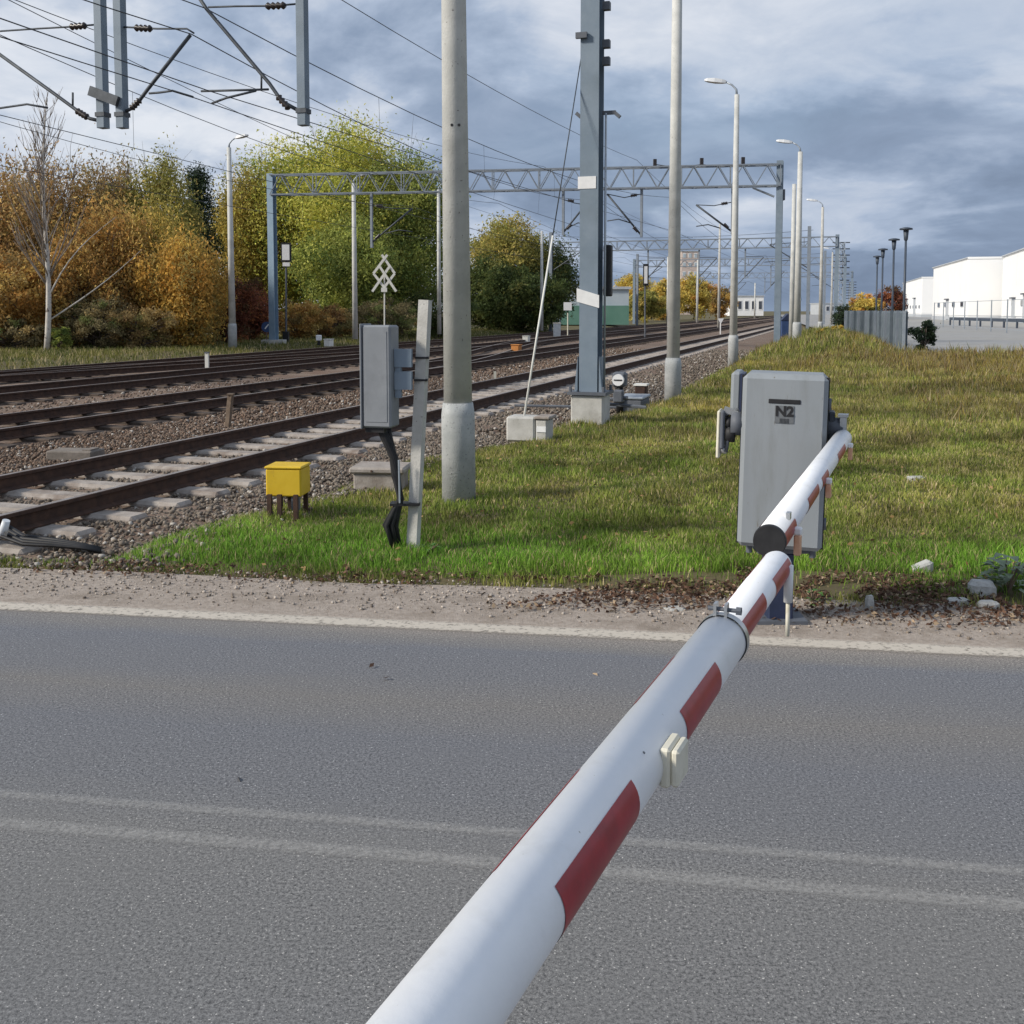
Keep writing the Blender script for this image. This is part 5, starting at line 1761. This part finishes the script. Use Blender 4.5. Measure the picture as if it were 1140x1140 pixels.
for px, py, label, m in ((575, 389, 'orange brown box on the tracks left of the stay rod', 'orange_box'), (366, 382, 'small pale box far across the tracks near the lamp post', 'sign_white'),
                         (586, 378, 'small pale box on the farthest track behind the orange box', 'sign_white')):
    b = G(px, py)
    root = thing('track_box', label, 'box', b - Z3 * .2)
    MB().box(b + Z3 * 0.0, (0.34, 0.42, 0.34), (NV, U, Z3), 0.03).build('body', m, root)
    MB().box(b + Z3 * 0.19, (0.38, 0.46, 0.04), (NV, U, Z3), 0.01).build('lid', m, root)
b = G(551, 421)
root = thing('marker_stub', 'tiny pale marker stub between the first and second tracks', 'post', b - Z3 * .2)
MB().box(b - Z3 * 0.0, (0.06, 0.06, 0.36)).build('stub', 'beige', root)
MB().box(b + Z3 * 0.19, (0.075, 0.075, 0.025)).build('cap', 'rust', root)
b = AT(620, 369, 72); b.z = gz(b)
root = thing('relay_cabinet', 'small grey cabinet beneath the dark trees across the tracks', 'cabinet', b)
MB().box(b + Z3 * 0.55, (0.5, 0.4, 1.0)).build('body', 'galv', root)
MB().box(b + Z3 * 1.08, (0.56, 0.46, 0.06)).build('roof', 'concrete', root)
b = AT(632, 370, 70); b.z = gz(b)
root = thing('small_sign', 'small white square sign on a thin post left of the mast', 'sign', b)
MB().tube([b, b + Z3 * 1.8], 0.04, 6).build('post', 'beige', root)
MB().box(AT(632, 341, 69.9), (0.55, 0.04, 0.55)).build('board', 'white_plain', root)
b = AT(718, 370, 66); b.z = -.1
root = thing('speed_board', 'narrow black and white signal board far behind the tracks', 'signal', b)
MB().tube([b, AT(718, 300, 66)], 0.05, 6).build('post', 'grey_dark', root)
MB().box(AT(719, 306, 65.9), (0.36, 0.06, 1.4), b=0.02).build('frame', 'black', root)
MB().box(AT(719, 306, 65.84), (0.2, 0.04, 1.1)).build('board', 'white_plain', root)
b = AT(802, 371, 74); b.z = -.1
root = thing('lamp_sign', 'small white triangular lamp sign between the far tracks', 'sign', b)
MB().tube([b, b + Z3 * 1.0], 0.04, 6).build('post', 'white_plain', root)
MB().prism([b + Vector((-.22, -.05, 1.15)), b + Vector((.22, -.05, 1.15)), b + Vector((0, -.05, .75))], Vector((0, -.04, 0))).build('board', 'white_plain', root)
b = AT(874, 366, 58); b.z = 0.1
root = thing('blue_cabinet', 'dark blue trackside cabinet beside the gantry end mast', 'cabinet', b)
MB().box(b + Z3 * 0.5, (0.55, 0.5, 0.9), b=0.03).build('body', 'blue_dark', root)
MB().prism([b + Vector((-.3, -.27, .95)), b + Vector((.3, -.27, .95)), b + Vector((0.1, -.27, 1.35))], Vector((0, .54, 0))).build('roof', 'navy', root)

# black cable bundle and connector at the nearest rail
root = thing('cable_bundle', 'black cable bundle lying over the sleepers at the lower left', 'cable', G(10, 600, -0.15))
for k in range(4):
    pts = [G(-30, 578 + 5 * k, -0.11), G(4, 583 + 5 * k, -0.09), G(26, 597 + 3 * k, -0.11), G(60, 601 + 2.2 * k, -0.13), G(88, 606 + 1.2 * k, -0.14), G(112, 611 + k, -0.17)]
    MB().tube(pts, 0.019 - 0.002 * k, 7).build('cable', 'black', root, True)
c = G(5, 588, -0.03)
MB().tube([c - Z3 * .07 + NV * -.03, c + Z3 * .06 + NV * .02], [0.035, 0.028], 10).build('connector', 'lantern', root, True)
MB().tube([c - Z3 * .03 - NV * .1, c - Z3 * .02 + NV * .02], [0.022, 0.022], 8).build('clamp', 'steel', root, True)


# ================================================================== FENCE AND YARD
def fence():
    a = Vector((14.09, 36.6, 0)); b = Vector((18.6, 57.0, 0))
    d = (b - a).normalized(); L = (b - a).length
    n = Vector((d.y, -d.x, 0))
    root = thing('palisade_fence', 'grey steel palisade fence between the grass and the yard', 'fence', a)
    H = 1.58
    k = int(L / 0.24)
    mb = MB().tube([(0, 0, -H / 2 + .05), (0, 0, H / 2 - .1), (0, 0, H / 2 - 0.02)], [0.055, 0.055, 0.02], 8)
    me = bpy.data.meshes.new('pale')
    me.from_pydata([tuple(v) for v in mb.v], [], mb.f); me.materials.append(M['fence_grey']); fix_normals(me)
    for i in range(k):
        q = a + d * (0.12 + i * 0.24)
        o = link('pale', me, root)
        o.location = q + Z3 * (H / 2 + 0.05 - 0.008 * (i % 3)) - a
        o.rotation_euler.z = random.uniform(-.03, .03)
    for i in range(int(L / 1.6) + 1):
        q = a + d * (i * 1.6) - n * 0.09
        MB().box(q + Z3 * (H / 2), (0.10, 0.07, H + 0.06), (n, d, Z3)).build('post', 'galv' if i == 0 else ('fence_grey', 'gantry_grey')[i % 2], root)
    for z in (0.4, 1.35):
        MB().bar(a + n * 0.04 + Z3 * z, b + n * 0.04 + Z3 * z, 0.04, 0.05).build('rail', 'fence_grey', root)


fence()
a = OT(22, 95); b2 = OT(48, 62)
root = thing('loading_ramp', 'low sandy loading ramp wall before the nearest warehouse', 'wall', a)
d = (b2 - a).normalized(); nrm = d.cross(Z3)
MB().box((a + b2) / 2 + Z3 * 0.45, (1.0, (b2 - a).length, 0.9), (nrm, d, Z3)).build('wall', 'ramp', root)
MB().box((a + b2) / 2 + Z3 * 0.94, (1.1, (b2 - a).length, 0.1), (nrm, d, Z3)).build('coping', 'concrete', root)
root = thing('guard_rail', 'dark steel guard rail along the yard before the warehouses', 'guard rail', (AT(1058, 352, 110).x, 110, 0))
ga = AT(1058, 352, 110); gb = AT(1165, 356, 84)
for z in (0.75,):
    q0 = Vector((ga.x, ga.y, z)); q1_ = Vector((gb.x, gb.y, z))
    MB().bar(q0, q1_, 0.1, 0.3).build('rail', 'lamp_dark', root)
for i in range(9):
    q = ga.lerp(gb, i / 8)
    MB().box((q.x, q.y, 0.42), (0.14, 0.14, 0.9)).build('post', 'lamp_dark', root)
root = thing('mesh_fence', 'tall thin wire fence with grey posts in front of the warehouses', 'fence', AT(1057, 360, 86))
fa = AT(1040, 352, 100); fb = AT(1165, 352, 62)
for i in range(9):
    q = fa.lerp(fb, i / 8)
    MB().box((q.x, q.y, 1.2), (0.06, 0.06, 2.4)).build('post', 'galv', root)
for z in (2.35, 1.2, 0.3):
    MB().bar(Vector((fa.x, fa.y, z)), Vector((fb.x, fb.y, z)), 0.03, 0.035).build('wire', 'galv', root)


# ================================================================== LEVEL CROSSING BARRIER
Z1, Z2 = 0.93, 0.955
A1, T1 = G(487, 1140, Z1), G(866, 628, Z1)
D1 = (T1 - A1).normalized()


def project(P):
    v = P - C0
    F = Vector((0, math.cos(PITCH), -math.sin(PITCH))); Up = Vector((0, math.sin(PITCH), math.cos(PITCH)))
    d = v.dot(F)
    return 570 + F_PX * v.x / d, CY - F_PX * v.dot(Up) / d


class Boom:
    def __init__(self, A, D):
        self.A, self.D = A, D
        self.R = D.cross(Z3).normalized()
        self.Up = self.R.cross(D)

    def P(self, s, th=0.0, r=0.0):
        return self.A + self.D * s + (self.R * math.cos(th) + self.Up * math.sin(th)) * r

    def at_py(self, py, th, r, lo=-0.4, hi=5.5):
        for _ in range(50):
            m = (lo + hi) / 2
            if project(self.P(m, th, r))[1] > py:
                lo = m
            else:
                hi = m
        return (lo + hi) / 2

    def shell(self, s0, s1, r, th0, th1, n=28):
        mb = MB()
        for i in range(n + 1):
            th = th0 + (th1 - th0) * i / n
            mb.v += [self.P(s0, th, r), self.P(s1, th, r)]
        mb.f = [(2 * i, 2 * i + 1, 2 * i + 3, 2 * i + 2) for i in range(n)]
        return mb

    def pipe(self, s0, s1, r0, r1, n=48, round_tip=False):
        st_ = [(s0, r0), (s1, r1)]
        if round_tip:
            st_ = [(s0, r0), (s1 - 0.02, r1), (s1 - 0.006, r1 * 0.93), (s1, r1 * 0.8)]
        return MB().tube([self.P(s) for s, _ in st_], [r for _, r in st_], n)


RB, RT = 0.05, 0.0395
TH0, TH1 = math.radians(42), math.radians(133 - 360)
bm1 = Boom(A1, D1)
LEN1 = (T1 - A1).length
s_cl = bm1.at_py(690, math.radians(60), RB)
boom1 = thing('barrier_boom', 'near white barrier boom with dark red stripes reaching across the road', 'barrier boom', bm1.P(-1.6), 'barrier booms')
bm1.pipe(-2.6, s_cl, RB, RB).build('tube', 'white_paint', boom1, True)
bm1.pipe(s_cl - 0.15, LEN1, RT, RT, 40, True).build('tip_tube', 'white_paint', boom1, True)
for (p0, p1, r) in ((987, 868, RB), (792, 737, RB), (702, 660, RT), (645, 621, RT)):
    s0 = bm1.at_py(p0, TH0, r); s1 = bm1.at_py(p1, TH0, r)
    bm1.shell(s0, s1, r + 0.0008, TH0, TH1).build('red_stripe', 'red_film', boom1, True)
for k in range(3):
    s0 = bm1.at_py(987, TH0, RB) - 0.62 - 0.8 * k
    bm1.shell(s0 - .36, s0, RB + 0.0008, TH0, TH1).build('red_stripe', 'red_film', boom1, True)
# clamp ring with bolt
ring = bm1.shell(s_cl - 0.012, s_cl + 0.012, RB + 0.003, 0, 2 * math.pi, 48).build('clamp_ring', 'steel', boom1, True)
mbx = MB()
nn = 48
for s in (s_cl - 0.012, s_cl + 0.012):
    pass
bm1.pipe(s_cl - 0.002, s_cl + 0.010, RB + 0.0025, RB + 0.0025).build('collar', 'grey_cab', boom1, True)
q = bm1.P(s_cl, math.radians(92), RB + 0.012)
lug = MB().box(q - bm1.R * .012, (0.006, 0.022, 0.026), (bm1.R, bm1.D, bm1.Up)).box(q + bm1.R * .010, (0.006, 0.022, 0.026), (bm1.R, bm1.D, bm1.Up)).build('clamp_lug', 'steel', ring)
MB().tube([q - bm1.R * .028, q + bm1.R * .04], 0.0045, 8).build('bolt', 'grey_dark', ring)
MB().tube([q + bm1.R * .030, q + bm1.R * .040], 0.009, 6).build('nut', 'grey_dark', ring)
# pale connector box on its right side
s_b = bm1.at_py(843, math.radians(5), RB)
q = bm1.P(s_b, math.radians(0), RB + 0.001)
cbx = MB().box(q, (0.016, 0.066, 0.060), (bm1.R, bm1.D, bm1.Up), 0.004).build('connector_box', 'beige', boom1)
MB().box(q + bm1.R * 0.0145, (0.013, 0.060, 0.056), (bm1.R, bm1.D, bm1.Up), 0.004).build('cover', 'beige', cbx)
MB().tube([q + bm1.R * .006 + bm1.Up * .0, q - bm1.R * .02], 0.012, 10).build('gland', 'grey_dark', cbx)
sc_ = bm1.P(bm1.at_py(838, math.radians(50), RB), math.radians(50), RB)
MB().tube([sc_, sc_ + (sc_ - bm1.P(bm1.at_py(838, math.radians(50), RB))).normalized() * 0.001], 0.0022, 8).build('rivet', 'grey_dark', boom1)
# hanging rest rod at the tip
q = bm1.P(LEN1 - 0.05, 0, RT * 0.9)
rod = MB().tube([q + Z3 * 0.012, q - Z3 * 0.085], [0.0125, 0.0115], 14).build('hanging_sleeve', 'white_plain', boom1, True)
MB().tube([q - Z3 * 0.085, q - Z3 * 0.175], 0.0055, 10).build('rod', 'beige', rod, True)

A2, E2 = G(857, 602, Z2), G(938, 488, Z2)
D2b = (E2 - A2).normalized()
bm2 = Boom(A2, D2b)
LEN2 = (E2 - A2).length
boom2 = thing('barrier_boom', 'far white barrier boom with black end cap mounted at the grey cabinet', 'barrier boom', bm2.P(LEN2), 'barrier booms')
bm2.pipe(0.004, LEN2, 0.044, 0.045, 40).build('tube', 'white_paint', boom2, True)
bm2.pipe(-0.014, 0.004, 0.0445, 0.0465, 40).build('end_cap', 'black', boom2, True)
for (p0, p1) in ((592, 574), (553, 536), (530, 520), (504, 492)):
    s0 = max(0.006, bm2.at_py(p0, TH0, 0.045)); s1 = bm2.at_py(p1, TH0, 0.045)
    bm2.shell(s0, s1, 0.0459, math.radians(30), math.radians(150 - 360)).build('red_stripe', 'red_film', boom2, True)
for py, hh in ((588, 0.062), (533, 0.055), (494, 0.06)):
    s = bm2.at_py(py, 0, 0.05)
    q = bm2.P(s, 0, 0.053)
    lm = MB().box(q - Z3 * 0.008, (0.024, 0.03, 0.022), (bm2.R, bm2.D, Z3), 0.004).build('lamp', 'white_plain', boom2)
    MB().box(q - Z3 * (0.019 + hh / 2), (0.021, 0.028, hh), (bm2.R, bm2.D, Z3), 0.004).build('lens', 'orange_lamp', lm)
s = bm2.at_py(572, math.radians(70), 0.05)
q = bm2.P(s, math.radians(55), 0.052)
MB().box(q, (0.012, 0.03, 0.02), (bm2.R, bm2.D, bm2.Up)).build('lug', 'steel', boom2)
q = bm2.P(LEN2 + 0.02, math.radians(90), 0.05)
hb = MB().box(q + Z3 * 0.0, (0.035, 0.05, 0.12), (bm2.R, bm2.D, Z3), 0.004).build('hinge_bracket', 'steel', boom2)
MB().box(q + Z3 * 0.065, (0.05, 0.06, 0.014), (bm2.R, bm2.D, Z3)).build('top_plate', 'steel', hb)

# drive cabinet
cb0 = AT(868, 690, 5.22)
lean = math.radians(1.2)
yaw = math.radians(-16.5)
CYV = Vector((-math.sin(yaw), math.cos(yaw), 0))
CX = (Vector((math.cos(yaw), math.sin(yaw), 0)) * math.cos(lean) - Z3 * math.sin(lean)).normalized()
CZ = CX.cross(CYV).normalized()
cab = thing('barrier_cabinet', 'tall grey barrier drive cabinet marked N2 behind the boom', 'cabinet', (cb0.x, cb0.y, -0.03))
YF = 5.12
ctop = AT(873.5, 417, YF); cbot = AT(868, 612, YF)
cc = (ctop + cbot) / 2 + CYV * 0.17
ch = (ctop - cbot).length
cw = 0.425
AX = (CX, CYV, CZ)
MB().box(cc + CYV * 0.02, (cw, 0.30, ch), AX, 0.03).build('body', 'grey_cab', cab)
fd = MB().box(cc - CYV * 0.155, (cw - 0.008, 0.05, ch - 0.006), AX, 0.022).build('front_door', 'grey_cab', cab)
fy = -CYV * 0.1815
q = cc + fy + CZ * (ch / 2 - 0.135) + CX * 0.0
MB().box(q, (0.155, 0.006, 0.022), AX, 0.002).build('slot', 'black', fd)
q = cc + fy + CZ * (ch / 2 - 0.20) + CX * 0.002
MB().box(q, (0.092, 0.004, 0.088), AX).build('plate', 'plate_grey', fd)


def text_mesh(txt, size, origin, X, Zv, m, parent, name='lettering', ext=0.001, bold=0.0):
    cu = bpy.data.curves.new('txt', 'FONT')
    cu.body = txt
    cu.size = size
    cu.align_x = 'CENTER'; cu.align_y = 'CENTER'
    cu.extrude = ext
    cu.offset = bold
    tmp = bpy.data.objects.new('txt', cu)
    COL.objects.link(tmp)
    dg = bpy.context.evaluated_depsgraph_get()
    me = bpy.data.meshes.new_from_object(tmp.evaluated_get(dg))
    bpy.data.objects.remove(tmp)
    me.name = name
    nrm = X.cross(Zv)
    Mx = Matrix(((X.x, Zv.x, nrm.x, 0), (X.y, Zv.y, nrm.y, 0), (X.z, Zv.z, nrm.z, 0), (0, 0, 0, 1)))
    me.transform(Mx)
    me.transform(Matrix.Translation(origin - root_of(parent)))
    me.materials.clear()
    me.materials.append(M[m])
    return link(name, me, parent)


text_mesh('N2', 0.070, q - CYV * 0.003 + CZ * 0.014, CX, CZ, 'black', fd, bold=0.0028)
text_mesh('|||||||', 0.026, q - CYV * 0.003 - CZ * 0.030, CX, CZ, 'black', fd)
MB().box(cc - CYV * 0.128, (cw + 0.004, 0.006, ch - 0.02), AX).build('door_seam', 'black', cab)
for k in (-1, 0, 1):
    MB().tube([cc - CYV * 0.135 + CX * (cw / 2 + .004) + CZ * (k * ch * .34 - .03), cc - CYV * 0.135 + CX * (cw / 2 + .004) + CZ * (k * ch * .34 + .03)], 0.009, 10).build('hinge', 'grey_dark', cab, True)
# left hand mechanism
lx = cc - CX * (cw / 2)
MB().box(lx - CX * 0.035 + CZ * (ch / 2 - 0.125) + CYV * 0.05, (0.055, 0.24, 0.25), AX, 0.015).build('side_cover', 'grey_cab', cab)
MB().box(lx - CX * 0.006 + CZ * (ch / 2 - 0.13) + CYV * 0.03, (0.02, 0.2, 0.24), AX).build('gasket', 'navy', cab)
mz = lx + CZ * (ch / 2 - 0.265) - CYV * 0.10
mot = MB().tube([mz + CX * .01, mz - CX * 0.05], 0.062, 18).build('gear', 'grey_dark', cab, True)
MB().tube([mz - CX * .05, mz - CX * 0.075], 0.036, 14).build('shaft', 'black', mot, True)
MB().bar(mz - CX * .02 + CZ * .05, mz - CX * .09 + CZ * .02 + CZ * .05, 0.03).build('lever', 'steel', mot)
MB().box(mz - CX * .092 - CZ * 0.035 + CYV * .02, (0.022, 0.13, 0.20), AX, 0.008).build('crank_arm', 'grey_dark', mot)
MB().box(mz - CX * .112 - CZ * 0.06 + CYV * .04, (0.02, 0.14, 0.25), AX, 0.008).build('counterweight', 'beige', cab)
MB().tube([mz - CX * .07 - CZ * .14, mz - CX * .10 - CZ * .14], 0.022, 10).build('nut', 'steel', cab, True)
MB().tube([mz - CX * .03 - CZ * .055, mz - CX * .075 - CZ * .055], 0.045, 16).build('gear', 'black', cab, True)
MB().tube([mz - CX * .015 + CZ * .07, mz - CX * .10 + CZ * .035], 0.012, 10).build('linkage', 'steel', cab, True)
MB().tube([mz - CX * .06 - CZ * .02 - CYV * .02, mz - CX * .07 - CZ * .15 - CYV * .02], 0.010, 8).build('linkage', 'grey_dark', cab, True)
# right hand bearing
rx_ = cc + CX * (cw / 2)
rz = rx_ + CZ * (ch / 2 - 0.27)
MB().tube([rz - CX * .01, rz + CX * 0.075], 0.05, 16).build('bearing', 'grey_dark', cab, True)
MB().box(rz + CX * .02 + CYV * .02, (0.03, 0.12, 0.16), AX, 0.006).build('flange', 'galv_dark', cab)
# feet and post
cbase = cbot + CYV * 0.19
for sxx in (-0.155, 0.16):
    MB().tube([cbot + CX * sxx + CYV * .06 + CZ * .01, cbot + CX * sxx + CYV * .06 - CZ * 0.04], 0.016, 10).build('foot_bolt', 'grey_dark', cab)
MB().box(cbase + Vector((0.0, 0, -0.02)), (0.30, 0.24, 0.035), b=0.005).build('base_frame', 'grey_dark', cab)
MB().box(Vector((cb0.x - 0.005, 5.26, (cbase.z - 0.05) / 2 - .02)), (0.13, 0.15, cbase.z + 0.02), b=0.008).build('pedestal', 'navy', cab)
MB().box(Vector((cb0.x - 0.005, 5.26, 0.0)), (0.26, 0.24, 0.03)).build('foot_plate', 'grey_dark', cab)


# ================================================================== RUBBLE AND WEEDS BY THE SHOULDER
def chunk(label, px, py, w, d, h, m='stone', rot=0.0, tilt=0.0):
    b = G(px, py)
    b.z = max(gz(b), -0.03)
    ca, sa = math.cos(rot), math.sin(rot)
    X = Vector((ca, sa, 0)); Y = Vector((-sa, ca, 0))
    mb = MB()
    top = []
    n = 9
    ring0, ring1, ring2 = [], [], []
    for i in range(n):
        a = 6.283 * i / n
        rr = random.uniform(0.82, 1.1)
        x = math.copysign(abs(math.cos(a)) ** 0.6, math.cos(a)) * w / 2 * rr; y = math.copysign(abs(math.sin(a)) ** 0.6, math.sin(a)) * d / 2 * rr
        ring0.append(b + X * x + Y * y - Z3 * 0.02)
        ring1.append(b + X * x * 0.98 + Y * y * 0.98 + Z3 * (h * random.uniform(0.65, 0.85) + tilt * x))
        ring2.append(b + X * x * 0.72 + Y * y * 0.72 + Z3 * (h * random.uniform(0.94, 1.05) + tilt * x))
    mb.v = ring0 + ring1 + ring2
    mb.f = [(i, (i + 1) % n, (i + 1) % n + n, i + n) for i in range(n)] + [(i + n, (i + 1) % n + n, (i + 1) % n + 2 * n, i + 2 * n) for i in range(n)]
    mb.f.append(tuple(range(2 * n, 3 * n)))
    o = mb.build('rubble_chunk', m, None, False, b)
    tag(o, label, 'rubble', 'broken concrete pieces by the shoulder')


chunk('largest grey concrete chunk beside the leafy weed at the right', 1093, 662, 0.15, 0.12, 0.085, rot=-.2)
chunk('pale squarish concrete chunk below the largest one', 1100, 676, 0.11, 0.08, 0.05, rot=.1)
chunk('flat whitish stone left of the pale squarish chunk', 1066, 671, 0.14, 0.07, 0.03, rot=.15)
chunk('grey slab tilted in the grass right of the cabinet', 1026, 634, 0.16, 0.08, 0.05, rot=.3, tilt=.25)
chunk('upright narrow white stone in the leaves right of the cabinet', 968, 676, 0.05, 0.05, 0.095)
chunk('flat pale stone in the leaf litter just left of the boom clamp', 752, 677, 0.13, 0.09, 0.035, rot=.2)
chunk('small grey stone at the left of the leaf litter', 700, 672, 0.1, 0.07, 0.025)
chunk('small pale stone half sunk in the lawn on the right', 1020, 536, 0.2, 0.12, 0.05)


def leafy_weed(label, px, py, R, H, n, colr):
    b = G(px, py); b.z = gz(b)
    root = thing('leafy_weed', label, 'plant', b)
    mb = MB()
    for i in range(5):
        a = random.uniform(0, 6.28)
        mb.tube([b, b + Vector((math.cos(a) * R * .3, math.sin(a) * R * .3, H * .5)), b + Vector((math.cos(a) * R * .6, math.sin(a) * R * .6, H * .85))], [0.006, 0.004, 0.002], 5)
    mb.build('stem', 'wood_post', root)
    for i in range(n):
        a = random.uniform(0, 6.28); rr = R * random.uniform(.15, 1); z = H * random.uniform(.15, 1) * (1.1 - 0.5 * rr / R)
        c = b + Vector((math.cos(a) * rr, math.sin(a) * rr, z))
        d = Vector((math.cos(a), math.sin(a), random.uniform(-.3, .5))).normalized()
        s = d.cross(Z3).normalized(); L = R * random.uniform(.32, .55); w = L * random.uniform(.3, .42)
        u2 = s.cross(d)
        MB().add([c - d * L * .5, c - s * w + u2 * w * .35, c + d * L * .5 - u2 * w * .3, c + s * w + u2 * w * .35, c], [(0, 1, 4), (1, 2, 4), (2, 3, 4), (3, 0, 4)]).build('leaf', colr, root)


M['weed_leaf'] = mat('weed_leaf', (0.17, 0.22, 0.14), (0.25, 0.3, 0.2), scale=40, rough=0.6)
M['weed_green'] = mat('weed_green', (0.05, 0.13, 0.025), (0.08, 0.17, 0.03), scale=40, rough=0.6)
leafy_weed('grey green leafy weed beside the rubble at the right edge', 1122, 660, 0.17, 0.24, 70, 'weed_leaf')
leafy_weed('low green dock weed in the grass at the junction post foot', 478, 612, 0.10, 0.07, 16, 'weed_green')
leafy_weed('small dark green weed at the edge of the leaf litter', 905, 668, 0.10, 0.08, 14, 'weed_green')
